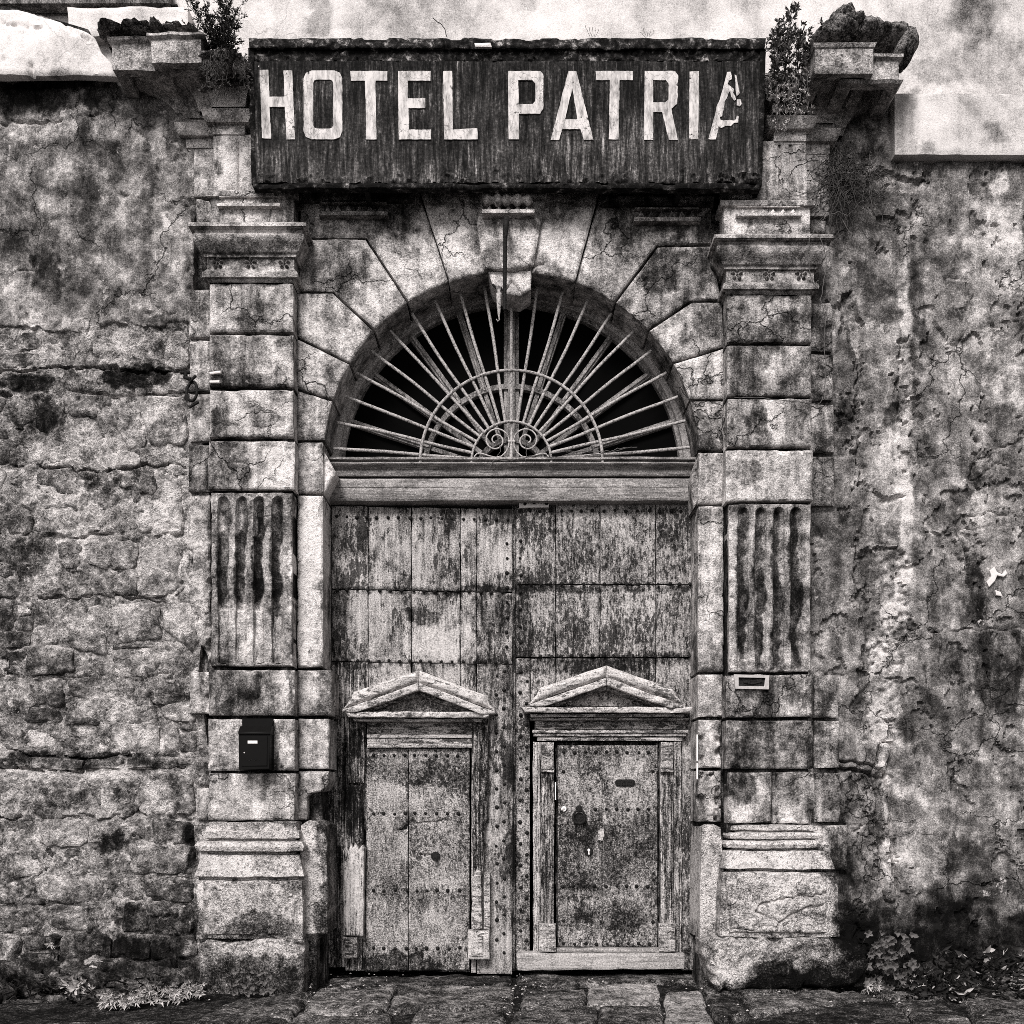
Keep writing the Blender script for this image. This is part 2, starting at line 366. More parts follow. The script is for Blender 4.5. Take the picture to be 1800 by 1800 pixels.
def stone_mat(name, stops, rnd=9., big=1.6, med=9., fine=75., tk=.13, soot=.8, pale=.5, grain=1.3, pit=.6, streak=.4, crack=.8, bs=.9, bd=.012, ctr=1.5, bw=.9, spk=.5, sth=.57):
    """weathered masonry: mottling, crisp-edged soot and bare flakes, run-down streaks, pits and hair cracks"""
    k = N(name); p = k.pos(rnd); C = lambda n_, w_: k.m_('MULTIPLY', k.m_('SUBTRACT', n_, .5), w_)
    n1 = k.noise(p, big, 5, .6, .4); n2 = k.noise(p, med, 10, .72, .2); n3 = k.noise(p, fine, 2, .8)
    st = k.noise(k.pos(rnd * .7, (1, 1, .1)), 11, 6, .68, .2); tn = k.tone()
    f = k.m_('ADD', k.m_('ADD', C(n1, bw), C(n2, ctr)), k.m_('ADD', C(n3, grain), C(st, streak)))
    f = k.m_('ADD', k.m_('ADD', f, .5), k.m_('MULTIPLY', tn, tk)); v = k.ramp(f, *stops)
    # soot
    sn = k.m_('SUBTRACT', k.noise(k.pos(rnd, (1, 1, .45)), 4.2, 12, .74, .3), k.m_('MULTIPLY', tn, .085))
    sm = k.ramp(sn, (sth, 0), (sth + .035, 1)); v = k.mix(k.m_('MULTIPLY', sm, soot), v, k.m_('MULTIPLY', v, .13))
    # bare flakes
    fn = k.m_('ADD', k.noise(k.pos(rnd + 3), 3.3, 12, .7, .3), k.m_('MULTIPLY', tn, .06))
    fm = k.ramp(fn, (.615, 0), (.635, 1)); v = k.mix(k.m_('MULTIPLY', fm, pale), v, k.m_('ADD', .42, C(n3, 1.2)))
    pn = k.noise(p, 30, 4, .7); pm = k.ramp(pn, (.585, 0), (.615, 1)); v = k.mix(k.m_('MULTIPLY', pm, pit), v, k.m_('MULTIPLY', v, .12))
    sp = k.noise(p, 95, 2, .6); v = k.m_('MULTIPLY', v, k.mix(spk, 1., k.ramp(sp, (.36, .2), (.44, .95))))
    mask = k.ramp(k.noise(p, 1.1, 2, .5), (.48, 0), (.56, 1))
    dv = k.n('TexNoise'); k.L(p, dv.inputs['Vector']); dv.inputs['Scale'].default_value = 6; dv.inputs['Detail'].default_value = 4
    sc = k.n('VectorMath', operation='SCALE'); k.L(dv.outputs['Color'], sc.inputs[0]); sc.inputs['Scale'].default_value = .35
    ed = k.vor(k.vm('ADD', p, sc.outputs[0]), 1.5, 'DISTANCE_TO_EDGE')
    cr = k.m_('MULTIPLY', k.ramp(ed, (.0, 1), (.013, 0)), k.m_('MULTIPLY', mask, crack)); v = k.mix(cr, v, .006)
    k.col(v)
    hb = k.m_('ADD', k.m_('ADD', n2, k.m_('MULTIPLY', n3, .4)), k.m_('SUBTRACT', k.m_('MULTIPLY', fm, -.12 * pale), k.m_('ADD', k.m_('MULTIPLY', pm, .4 * pit), k.m_('MULTIPLY', cr, .9))))
    return k.end(k.bump(hb, bs, bd * 3), .9)

S_DRESS = ((.1, .01), (.3, .06), (.47, .2), (.62, .4), (.82, .74))
S_RUB = ((.1, .01), (.32, .055), (.48, .18), (.63, .38), (.82, .72))
S_PLA = ((.1, .01), (.32, .045), (.48, .125), (.64, .27), (.85, .62))
S_WHT = ((.05, .05), (.32, .3), (.5, .52), (.7, .68))
S_SLAB = ((.15, .008), (.36, .035), (.5, .11), (.64, .25), (.82, .5))
S_DARK = ((.15, .008), (.38, .03), (.52, .085), (.66, .22), (.85, .5))
M_dress = stone_mat('dressed_limestone', S_DRESS, rnd=17, med=6, tk=.2, grain=.75, bw=.8, spk=.15, ctr=1.5, pit=.3, soot=.75, sth=.585, streak=.75, pale=.45)
M_ring = stone_mat('carved_stone', S_DRESS, rnd=5, big=2.2, med=8, crack=.2, pit=.25, pale=.3, soot=.65, sth=.6, tk=.2, grain=.75, bw=.8, spk=.15, ctr=1.35, streak=.6)
M_rub = stone_mat('rubble_stone', S_RUB, rnd=31, big=2.6, med=9, fine=60, pit=.5, streak=.1, crack=.2, bs=1, bd=.02, ctr=1.5, soot=.7, sth=.59, pale=.6, grain=.9, tk=.2, spk=.2, bw=1.1)
M_mort = stone_mat('old_mortar', S_RUB, rnd=0, big=2.2, med=10, fine=60, pit=.5, streak=.05, crack=0, bs=1, bd=.02, ctr=1.5, soot=.7, grain=1.1, tk=.2, spk=.25, bw=1.1)
M_plas = stone_mat('weathered_plaster', S_PLA, rnd=0, big=1.3, med=5, fine=85, pit=.3, streak=.45, crack=.9, bs=.7, bd=.01, ctr=1.6, bw=.7, soot=.75, sth=.585, pale=.8, grain=.75, tk=.2, spk=.15)
M_white = stone_mat('pale_limewash', S_WHT, rnd=0, big=1.0, med=4, fine=90, tk=.18, soot=0., pale=0, pit=.15, streak=.3, crack=.25, bs=.5, bd=.006, ctr=.9, grain=.7, spk=.15)
M_cor = stone_mat('sooty_cornice_stone', S_DRESS, rnd=7, big=2, med=8, crack=.2, soot=.5, grain=.9, spk=.2, ctr=1.2, pit=.3)
M_base = stone_mat('worn_base_stone', S_DRESS, rnd=11, big=1.8, med=10, fine=65, tk=.2, pit=.5, streak=.05, crack=.3, bs=1, bd=.02, soot=.7, ctr=1.3, grain=1.2, sth=.62, spk=.3)
M_moss = stone_mat('mossy_crust', S_DARK, rnd=3, big=4, med=22, tk=.1, pit=.6, crack=0, bs=1, bd=.03, soot=.6, pale=.15)
M_slab = stone_mat('lava_paving', S_SLAB, rnd=23, big=2, med=11, fine=70, tk=.13, pit=.5, streak=0, crack=.4, bs=1, bd=.016, soot=.6, pale=.1, grain=1.3, spk=.3)
M_grnd = stone_mat('earthy_joint_dirt', ((.2, .004), (.5, .015), (.66, .05), (.85, .2)), rnd=0, big=3, med=20, tk=.1, pit=.5, streak=0, crack=0, bs=1, bd=.02, soot=.5, pale=.05)

def wood_mat(name, stops, gs=(26, 26, 1.3), tk=.13, gw_=1.1, bl=.6, grain=1.1, flake=.9, fth=.575, gate=.5, blotch=3., rnd=13., bs=.8, fsc=30, fz=.35, horiz=False):
    """weathered boards: fine grain, even greyed paint and crisp flakes gathered in zones"""
    k = N(name); p = k.pos(rnd); C = lambda n_, w_: k.m_('MULTIPLY', k.m_('SUBTRACT', n_, .5), w_); tn = k.tone()
    g = k.noise(k.pos(rnd, gs), 1.4, 6, .72, .2); b = k.noise(p, blotch, 5, .6, .3); f3 = k.noise(p, 80, 2, .8)
    f = k.m_('ADD', k.m_('ADD', C(g, gw_), C(b, bl)), k.m_('ADD', C(f3, grain), k.m_('ADD', .5, k.m_('MULTIPLY', tn, tk)))); v = k.ramp(f, *stops)
    sc_ = (fz, 1, 1) if horiz else (1, 1, fz)
    fl = k.noise(k.pos(rnd + 2, sc_), fsc, 8, .78, .1); gt = k.noise(p, 2.2, 4, .6)
    ff = k.m_('SUBTRACT', k.m_('ADD', fl, C(gt, gate)), k.m_('MULTIPLY', tn, .05))
    fm = k.ramp(ff, (fth, 0), (fth + .02, 1)); v = k.mix(k.m_('MULTIPLY', fm, flake), v, k.m_('MULTIPLY', v, .1))
    wm = k.ramp(ff, (.41, 1), (.43, 0)); v = k.mix(k.m_('MULTIPLY', wm, .55), v, k.m_('ADD', .42, C(f3, 1.)))
    k.col(v)
    h = k.m_('SUBTRACT', k.m_('ADD', k.m_('MULTIPLY', g, .6), k.m_('MULTIPLY', f3, .3)), k.m_('MULTIPLY', fm, .35))
    return k.end(k.bump(h, bs, .02), .75)
W_GREY = ((.15, .02), (.35, .07), (.5, .19), (.66, .38), (.85, .6))
M_plank = wood_mat('flaking_painted_planks', W_GREY, gs=(18, 18, 1.6), gate=.9)
M_plankR = wood_mat('scoured_planks', W_GREY, gs=(30, 30, 2), fsc=38, fz=.4, fth=.54, gate=.5)
M_wick = wood_mat('worn_wicket_planks', ((.15, .015), (.35, .055), (.5, .15), (.66, .32), (.85, .56)), gs=(24, 24, 4), fsc=34, fz=.8, fth=.58, gate=.6, gw_=.8, bl=.7, blotch=5, grain=1.5)
M_ped = wood_mat('bleached_wood', ((.15, .04), (.32, .17), (.48, .4), (.62, .56), (.85, .7)), gs=(3, 30, 30), flake=.85, fsc=24, fz=.4, horiz=True, fth=.59)
M_oldw = wood_mat('bare_splintered_wood', ((.15, .01), (.36, .04), (.5, .13), (.64, .3), (.85, .58)), gs=(44, 44, 1.2), gw_=2.2, fth=.58)
M_beam = wood_mat('transom_wood', ((.15, .03), (.36, .09), (.52, .16), (.68, .25), (.85, .45)), gs=(1.2, 30, 30), gw_=.8, flake=.6, fsc=18, horiz=True, fz=.3, fth=.62)
M_fan = wood_mat('fanlight_wood', ((.15, .03), (.36, .08), (.52, .17), (.68, .3), (.85, .45)), gs=(14, 14, 2), flake=.6, fth=.6)

def simple(name, v, rough=.7, var=.4, sc=30, metal=0., bs=.4, tint=(1, .955, .94)):
    k = N(name); p = k.pos(5.); n = k.noise(p, sc, 5, .7)
    k.col(k.m_('MULTIPLY', k.m_('ADD', k.m_('MULTIPLY', k.m_('SUBTRACT', n, .5), 4 * var), 1., clamp=False), v), tint)
    return k.end(k.bump(n, bs, .006), rough, metal)
def rusty(name, lo, hi, sc=60):
    k = N(name); p = k.pos(9.); n = k.noise(p, sc, 5, .75)
    k.col(k.ramp(n, (.36, lo), (.46, (lo + hi) / 2), (.56, hi)))
    return k.end(k.bump(n, .7, .008), .6, .0)
M_iron = rusty('peeling_painted_iron', .05, .42)
M_scroll = rusty('grey_scroll_iron', .15, .45, 40)
M_irond = rusty('dark_rusty_iron', .003, .02)
M_rivet = rusty('rusty_nail_head', .003, .02)
M_black = simple('dark_room', .0015, .95, .1)
M_box = simple('black_enamel', .005, .35, .15, 20, bs=.1)
M_lab = simple('white_card', .75, .6, .05)
M_splash = simple('white_paint_splash', .6, .6, .15)
M_brass = simple('dull_metal_plate', .42, .45, .25, 25, .3)
M_leafd = simple('dark_leaves', .018, .6, .5, 12)
M_leafm = simple('mid_leaves', .10, .55, .4, 12)
M_leafl = simple('pale_dry_leaves', .38, .6, .35, 14)
M_stem = simple('brown_stems', .05, .8, .4)
M_stemd = simple('dead_twigs', .09, .8, .5)

# sign paints
k = N('sign_board_paint'); p = k.pos(); dw = k.n('TexNoise'); k.L(p, dw.inputs['Vector']); dw.inputs['Scale'].default_value = 7; dw.inputs['Detail'].default_value = 3
sc = k.n('VectorMath', operation='MULTIPLY'); k.L(dw.outputs['Color'], sc.inputs[0]); sc.inputs[1].default_value = (.018, 0, 0)
mp = k.n('Mapping'); k.L(k.vm('ADD', p, sc.outputs[0]), mp.inputs[0]); mp.inputs['Scale'].default_value = (1, 1, .09)
st = k.noise(mp.outputs[0], 30, 7, .78, .1); bl = k.noise(p, 2.6, 5, .65); fi = k.noise(p, 42, 5, .8); gate_ = k.noise(k.pos(0, (1, 1, .5)), 3.4, 4, .6)
sepz = k.n('SeparateXYZ'); k.L(p, sepz.inputs[0]); zz = k.m_('MULTIPLY', k.m_('SUBTRACT', 7.35, sepz.outputs[2]), .16)
f = k.m_('ADD', k.m_('MULTIPLY', k.m_('SUBTRACT', st, .5), k.m_('ADD', .1, k.m_('MULTIPLY', gate_, 3.4))), .40)
f = k.m_('ADD', k.m_('ADD', f, zz), k.m_('ADD', k.m_('MULTIPLY', k.m_('SUBTRACT', bl, .5), .7), k.m_('MULTIPLY', k.m_('SUBTRACT', fi, .5), .9)))
v = k.ramp(f, (.2, .003), (.42, .02), (.56, .05), (.72, .16), (.92, .48)); k.col(v); M_sign = k.end(k.bump(k.m_('ADD', st, fi), .6, .012), .7)
k = N('sign_edge_crust'); p = k.pos(); a = k.noise(p, 14, 8, .75, .3); b = k.noise(p, 3, 3, .5)
f = k.m_('ADD', k.m_('ADD', k.m_('MULTIPLY', k.m_('SUBTRACT', a, .5), 2.6), .40), k.m_('MULTIPLY', k.m_('SUBTRACT', b, .5), .5))
f = k.m_('ADD', f, k.m_('MULTIPLY', k.tone(), .2))
k.col(k.ramp(f, (.3, .006), (.55, .03), (.68, .1), (.82, .4))); M_crust = k.end(k.bump(a, 1, .03), .85)
k = N('letter_paint'); p = k.pos(); a = k.noise(p, 9, 8, .75, .3); c = k.noise(k.pos(0, (1, 1, .3)), 22, 5, .7)
dv = k.n('TexNoise'); k.L(p, dv.inputs['Vector']); dv.inputs['Scale'].default_value = 12
sc = k.n('VectorMath', operation='SCALE'); k.L(dv.outputs['Color'], sc.inputs[0]); sc.inputs['Scale'].default_value = .12
e = k.vor(k.vm('ADD', p, sc.outputs[0]), 16, 'DISTANCE_TO_EDGE'); cm = k.m_('MULTIPLY', k.ramp(e, (0, 1), (.035, 0)), k.ramp(k.noise(p, 3, 2, .5), (.45, 0), (.55, 1)))
v = k.ramp(c, (.32, .16), (.45, .38), (.58, .58)); v = k.mix(k.m_('MULTIPLY', cm, .9), v, .08)
f2 = k.m_('SUBTRACT', a, k.m_('MULTIPLY', k.tone(), .12))
v = k.mix(k.ramp(f2, (.585, 0), (.6, 1)), v, .02); k.col(v); M_let = k.end(k.bump(v, .3, .004), .6)
# ------------------------------------------------------------------ ground and paving
g = N  # keep linter quiet
def ground_sheet():
    xs = np.concatenate([[-60, -20], np.arange(-7, 7.01, .05), [20, 60]]); ys = np.concatenate([[-60, -20], np.arange(-4, .61, .05), [2.]])
    U, V_ = np.meshgrid(xs, ys); z = GZ - .012 + .012 * fbm(U * 4, V_ * 4, 4, 3)
    V = np.stack([U.ravel(), V_.ravel(), z.ravel()], 1); R, C = U.shape; i = np.arange(R * C).reshape(R, C)
    q = np.stack([i[:-1, :-1], i[:-1, 1:], i[1:, 1:], i[1:, :-1]], -1).reshape(-1, 4)
    o = mesh('ground', V, q, M_grnd); o['kind'] = 'structure'
ground_sheet()
pav = bpy.data.objects.new('pavement', None); scn.collection.objects.link(pav); pav['kind'] = 'structure'
SL = [  # traced outlines of the flagstones (photo measure on the ground), tone
 ([(920,1744),(1028,1743),(1030,1774),(915,1777)],-.3), ([(1033,1738),(1157,1734),(1162,1768),(1128,1773),(1030,1773)],3.1), ([(1168,1753),(1232,1751),(1256,1800),(1262,1830),(1172,1830)],1.0),
 ([(905,1781),(1048,1777),(1046,1830),(893,1830)],-.3), ([(1052,1777),(1164,1773),(1168,1830),(1050,1830)],-.5), ([(1236,1752),(1302,1760),(1318,1790),(1262,1802)],-.6),
 ([(1306,1757),(1500,1746),(1560,1765),(1450,1775),(1330,1792)],-.3), ([(1325,1796),(1440,1776),(1560,1769),(1605,1800),(1620,1835),(1340,1835)],-1.2), ([(1565,1762),(1660,1764),(1705,1798),(1720,1835),(1625,1835),(1606,1795)],-.4),
 ([(1690,1755),(1830,1740),(1990,1745),(2040,1830),(1725,1830),(1706,1790)],-.3), ([(910,1718),(1215,1716),(1225,1732),(1150,1730),(1030,1734),(905,1738)],-.7), ([(1225,1737),(1500,1742),(1400,1748),(1306,1754),(1236,1748)],-.8),
 ([(700,1742),(905,1738),(900,1776),(735,1780),(680,1784)],.1), ([(560,1744),(694,1742),(676,1786),(520,1792)],.2), ([(735,1784),(890,1781),(885,1830),(700,1830)],.2), ([(515,1796),(690,1787),(695,1830),(470,1830)],.1),
 ([(420,1762),(555,1746),(512,1792),(345,1812),(330,1800)],-.5), ([(330,1815),(508,1797),(462,1835),(240,1840)],-.5), ([(582,1722),(900,1720),(898,1735),(570,1740)],-.9), ([(1510,1744),(1680,1752),(1655,1760),(1566,1760)],-.6),
 ([(-200,1815),(60,1808),(60,1850),(-260,1850)],-.7), ([(65,1808),(325,1803),(236,1842),(62,1850)],-.7),
]
for pts, t in SL:
    P = [gp(a, b) for a, b in pts]
    relief('paving_stone', P, 0, .05, M_base if t > 3 else M_slab, pav, res=.02, bev=.035, amp=.02, fr=4, chip=.03, ground=GZ + .035, tone0=.3 if t > 3 else t, warp=.012)
# nearer rows of flagstones, below the frame
random.seed(5)
y = -2.25
while y > -4.5:
    d = random.uniform(.45, .7); x = -5.5 + random.uniform(-.3, .3)
    while x < 5.5:
        wd = random.uniform(.6, 1.1)
        relief('paving_stone', [(x + .01, y - d + .01), (x + wd - .01, y - d + .01), (x + wd - .01, y - .01), (x + .01, y - .01)], 0, .05, M_slab, pav, res=.09, bev=.02, amp=.01, ground=GZ + .026, tone0=random.uniform(-.6, .4))
        x += wd
    y -= d

# ------------------------------------------------------------------ left rubble wall
def carve(cracks, base=None, dep=0.):
    k = 1800 / (9 + dep)
    def f(u, v, sd):
        px = 900 + u * k; py = 1400 - (v - EYE) * k
        wx = px + 5 * fbm(px / 18, py / 18, 3, 40); wy = py + 6 * fbm(px / 20, py / 20, 3, 41)
        h = np.zeros(u.shape)
        for pts, wd, dp in cracks:
            a = np.array(pts); m = (px > a[:, 0].min() - 25) & (px < a[:, 0].max() + 25) & (py > a[:, 1].min() - 25) & (py < a[:, 1].max() + 25)
            if not m.any(): continue
            d = polydist(wx[m], wy[m], pts); w_ = wd * (1 + .7 * vn(px[m] / 14, py[m] / 14, 3))
            h[m] -= dp * np.exp(-(d / np.maximum(w_, .8)) ** 2)
        if base is not None: h = h + base(px, py)
        return h
    return f
lw = thing('rubble_wall', 'old wall left of the gateway, rough stone courses below patchy plaster', 'wall', (X(150), 0, 0))
def keepw(o, root):              # parent without moving: parts are modelled in place
    o.parent = root; o.matrix_parent_inverse = root.matrix_world.inverted() if False else o.matrix_parent_inverse
def place(root, x, y, z):
    root.location = (x, y, z)
# roots sit at the thing's base; children are shifted back so that they stay where they were modelled
def settle(root):
    l = Vector(root.location)
    for c in root.children: c.location = Vector(c.location) - l

LC = [([(-160,572),(0,574),(70,578),(90,583),(110,586),(150,583),(185,575),(200,570),(240,575),(300,574),(335,572)],3.2,.05),
      ([(0,214),(60,216),(110,212)],2.5,.03),([(120,190),(160,207),(185,200)],2.,.02),([(15,260),(9,300),(7,350)],1.6,.02),([(40,380),(58,430),(60,480)],1.6,.015),
      ([(170,300),(168,420),(160,520)],1.2,.006),([(60,455),(60,480),(20,480)],2,.02),([(320,355),(330,358),(365,360)],2,.02),([(232,225),(250,240),(262,255)],2,.02),
      ([(215,340),(245,345),(250,350)],3,.03),([(330,380),(322,410),(335,450),(325,500)],1.5,.015)]
def pl_base(px, py):
    h = .022 * fbm(px / 150, py / 150, 4, 60) + .012 * fbm(px / 26, py / 26, 4, 61, .6)
    n = fbm(px / 34, py / 40, 4, 63)
    h = h - .02 * sstep(.35, .62, n)
    h = h + .03 * sstep(150, 60, np.hypot(px - 240, (py - 190)))
    return h
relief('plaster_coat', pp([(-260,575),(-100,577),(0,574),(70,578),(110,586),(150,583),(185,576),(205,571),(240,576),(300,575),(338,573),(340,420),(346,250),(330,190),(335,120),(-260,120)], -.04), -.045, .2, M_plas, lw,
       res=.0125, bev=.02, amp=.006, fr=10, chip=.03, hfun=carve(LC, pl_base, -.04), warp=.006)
rows = [578, 650, 692, 757, 823, 882, 942, 1000, 1052, 1122, 1190, 1256, 1326, 1353, 1436, 1490, 1540, 1586, 1640, 1692, 1752]
def mort_base(px, py):
    return .015 * fbm(px / 50, py / 40, 4, 70) + .018 * fbm(px / 12, py / 10, 4, 71, .62)
MC = []
for i, (r, dp) in enumerate([(650,.08),(691,.05),(823,.05),(942,.04),(1052,.05),(1190,.02),(1326,.05),(1353,.06),(1436,.05),(1542,.02),(1642,.02)]):
    x = -160
    while x < 340:
        L_ = random.uniform(60, 260); pts = [(q, r + 4 * math.sin(q * .021 + r * .013) + random.uniform(-4, 4)) for q in np.arange(x, min(345, x + L_), 20)]
        if len(pts) > 1: MC.append((pts, random.uniform(1.2, 3.0), dp * random.uniform(.6, 1.3)))
        x += L_ + random.uniform(10, 90) * (1 if r != 650 else 0)
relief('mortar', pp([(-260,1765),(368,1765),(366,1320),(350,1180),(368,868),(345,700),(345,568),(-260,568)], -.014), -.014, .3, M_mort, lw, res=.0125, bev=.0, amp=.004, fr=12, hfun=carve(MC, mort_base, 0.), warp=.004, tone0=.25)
random.seed(21)
def clip(poly, nx, ny, c):       # keep the side n.p <= c
    out = []
    for i in range(len(poly)):
        p, q = poly[i], poly[(i + 1) % len(poly)]; a = nx * p[0] + ny * p[1] - c; b = nx * q[0] + ny * q[1] - c
        if a <= 0: out.append(p)
        if a * b < 0: t = a / (a - b); out.append((p[0] + (q[0] - p[0]) * t, p[1] + (q[1] - p[1]) * t))
    return out
def stone(P, yy, t, rough=1.):
    q = []
    for (a, b), (c, d) in zip(P, P[1:] + P[:1]):   # soften corners
        q += [(a + (c - a) * .14, b + (d - b) * .14), ((a + c) / 2 + random.uniform(-2, 2), (b + d) / 2 + random.uniform(-2, 2)), (a + (c - a) * .86, b + (d - b) * .86)]
    relief_ = rel('stone', q, yy, .12, M_rub, lw, res=.018, bev=random.uniform(.012, .028), amp=random.uniform(.010, .02) * rough, fr=7, chip=.035, tone0=t, warp=.012)
sag = lambda x, y: 5 * math.sin(x * .021 + y * .013) + 2.5 * math.sin(x * .07 + y)
bands = [(578, 648, 120, 0), (653, 689, 150, 0), (694, 821, 92, 1), (826, 940, 80, 1), (944, 1050, 120, 1), (1055, 1188, 86, 1), (1192, 1325, 96, 1), (1328, 1352, 150, 0), (1356, 1434, 130, 1), (1439, 1540, 95, 1), (1544, 1640, 90, 1), (1644, 1752, 92, 1)]
named = [[(246,693),(328,694),(330,780),(262,782),(250,740)], [(195,703),(243,696),(246,738),(258,782),(225,790),(205,750)], [(282,846),(318,842),(321,938),(300,940),(286,900)], [(244,950),(320,948),(322,1045),(246,1048)], [(190,1060),(278,1057),(282,1118),(270,1126),(200,1128)], [(284,1058),(345,1060),(352,1100),(345,1150),(318,1130),(286,1112)],
         [(145,952),(240,950),(240,996),(180,1002),(150,990)], [(202,1004),(240,1000),(242,1046),(206,1048)], [(150,1006),(198,1004),(202,1048),(158,1046)], [(250,1362),(336,1360),(342,1430),(262,1432)], [(200,1275),(278,1272),(280,1326),(205,1326)], [(286,1275),(312,1280),(312,1322),(290,1324)], [(190,840),(215,832),(240,852),(215,858)]]
for P in named: stone(P, random.uniform(-.05, -.035), random.uniform(-.1, .45), .8)
def ext(P): return min(a[0] for a in P), max(a[0] for a in P), min(a[1] for a in P), max(a[1] for a in P)
def split(P, size, out, depth=0):
    x0, x1, y0, y1 = ext(P); w_, h_ = x1 - x0, y1 - y0
    lim = size * random.uniform(.75, 1.5)
    if (w_ < lim * 1.15 and h_ < lim * .62) or depth > 9: out.append(P); return
    f = random.uniform(.36, .64); tl_ = random.uniform(-.16, .16)
    if w_ > h_ * 1.35: n_ = (1, tl_); c = (x0 + w_ * f) + tl_ * (y0 + y1) / 2
    else: n_ = (tl_ * .7, 1); c = (y0 + h_ * f) + tl_ * .7 * (x0 + x1) / 2
    A = clip(P, n_[0], n_[1], c); B = clip(P, -n_[0], -n_[1], -c)
    for Q in (A, B):
        if len(Q) > 2: split(Q, size, out, depth + 1)
def shrink(P, g_):
    ar = sum(a[0] * b[1] - b[0] * a[1] for a, b in zip(P, P[1:] + P[:1])); Q = P if ar > 0 else P[::-1]; out = [(-900, -900), (2900, -900), (2900, 2900), (-900, 2900)]
    for (a, b), (c, d) in zip(Q, Q[1:] + Q[:1]):
        L_ = math.hypot(c - a, d - b)
        if L_ < 1e-6: continue
        nx, ny = (d - b) / L_, -(c - a) / L_      # outward for this orientation
        out = clip(out, nx, ny, nx * a + ny * b - g_)
        if len(out) < 3: return []
    return out
for (y0, y1, sz, nr) in bands:
    xr = 334 if y1 < 1200 else 344; cells = []
    split([(-250, y0), (xr, y0), (xr, y1), (-250, y1)], sz, cells)
    for P in cells:
        P = shrink(P, random.uniform(1.0, 2.6))
        for N_ in named:
            if len(P) < 3: break
            x0, x1, q0, q1 = ext(P); bx0, bx1, by0, by1 = ext(N_)
            if not (x0 < bx1 and x1 > bx0 and q0 < by1 and q1 > by0): continue
            opts = [(bx0 - x0, (1, 0, bx0 - 3)), (x1 - bx1, (-1, 0, -bx1 - 3)), (by0 - q0, (0, 1, by0 - 3)), (q1 - by1, (0, -1, -by1 - 3))]
            P = clip(P, *max(opts)[1])
        if len(P) < 3: continue
        x0, x1, q0, q1 = ext(P)
        if x1 - x0 < 12 or q1 - q0 < 8: continue
        P = [(a + random.uniform(-1.5, 1.5), b + sag(a, b) * .6 + random.uniform(-1, 1)) for a, b in P]
        stone(P, random.uniform(-.045, .002) - (.05 if q0 > 1640 else 0), random.uniform(-.35, .5))
settle(lw)

# ------------------------------------------------------------------ right plastered wall
rw = thing('plaster_wall', 'crumbling plastered wall right of the gateway with peeled patches and a patched pipe chase', 'wall', (X(1630), 0, 0))
peel = [ [(1478,590),(1500,600),(1508,650),(1500,680),(1515,740),(1500,800),(1512,850),(1540,880),(1575,900),(1590,870),(1515,862),(1512,660),(1516,600),(1505,520),(1480,520)],
         [(1578,600),(1600,590),(1612,680),(1625,760),(1640,820),(1620,820),(1600,745),(1590,760),(1578,700)],
         [(1508,960),(1580,955),(1590,1080),(1585,1200),(1520,1180),(1512,1075),(1505,1050)],
         [(1508,1180),(1590,1190),(1592,1310),(1570,1300),(1530,1300),(1505,1260),(1495,1240),(1512,1210)],
         [(1530,300),(1570,300),(1640,318),(1600,340),(1560,345),(1520,330)] ]
ridge = [([(1558,1315),(1552,1345),(1545,1365),(1553,1400),(1553,1450),(1558,1500),(1562,1540),(1568,1575)],8,.03), ([(1548,1362),(1520,1350),(1490,1345),(1450,1342)],5,.02)]
RC = [([(1660,610),(1690,600),(1700,570)],1.8,.02),([(1640,622),(1660,650),(1680,650)],1.5,.015),([(1735,760),(1760,790),(1790,780),(1800,765)],2,.03),([(1670,805),(1690,830),(1720,840),(1740,820),(1800,822)],1.8,.02),
      ([(1690,905),(1760,903),(1960,906)],1.6,.02),([(1690,930),(1730,930),(1780,915)],1.4,.015),([(1560,1108),(1640,1110),(1703,1108),(1960,1110)],1.6,.02),([(1703,1108),(1703,1250)],1.1,.008),([(1705,960),(1708,1100)],1.1,.006),
      ([(1478,520),(1500,522),(1590,524)],.9,.008),([(1466,622),(1520,620),(1590,622)],.9,.008),([(1515,680),(1580,682)],.9,.006),([(1515,801),(1580,802),(1650,803)],.9,.008),([(1430,960),(1510,958),(1590,958)],1.2,.012),([(1427,1108),(1510,1108)],.9,.008),
      ([(1508,966),(1506,1000),(1508,1060),(1512,1080)],1.6,.02),([(1436,1183),(1506,1183),(1514,1195),(1500,1230),(1510,1260)],1.4,.015),([(1476,1183),(1477,1480)],1.2,.012),([(1440,1262),(1476,1262)],1.2,.012),([(1440,1354),(1520,1354)],1.4,.018),([(1480,1448),(1540,1448)],1.3,.015),
      ([(1590,1362),(1650,1364)],.9,.008),([(1660,500),(1668,490),(1700,490),(1710,510),(1700,545),(1680,545),(1672,520)],1.8,.02),([(1640,550),(1665,500),(1655,480)],1.5,.012),([(1770,565),(1800,560)],1.5,.015),([(1780,595),(1800,580)],2,.02),
      ([(1780,720),(1795,735)],4,.035),([(1622,380),(1650,385),(1655,400)],1.5,.015),([(1700,280),(1760,275)],2.5,.03),([(1520,1450),(1505,1462),(1535,1470)],2,.03),([(1470,1520),(1560,1525),(1700,1530)],1,.006),([(1750,690),(1735,670),(1740,650)],1.4,.012),([(1760,1235),(1800,1240)],1.6,.015)]
holes_ = [(1535,765,5),(1530,858,5),(1719,773,5),(1687,706,4),(1698,967,5),(1762,660,3),(1560,1030,4),(1503,705,4),(1640,1190,3),(1628,425,4),(1780,1000,5)]
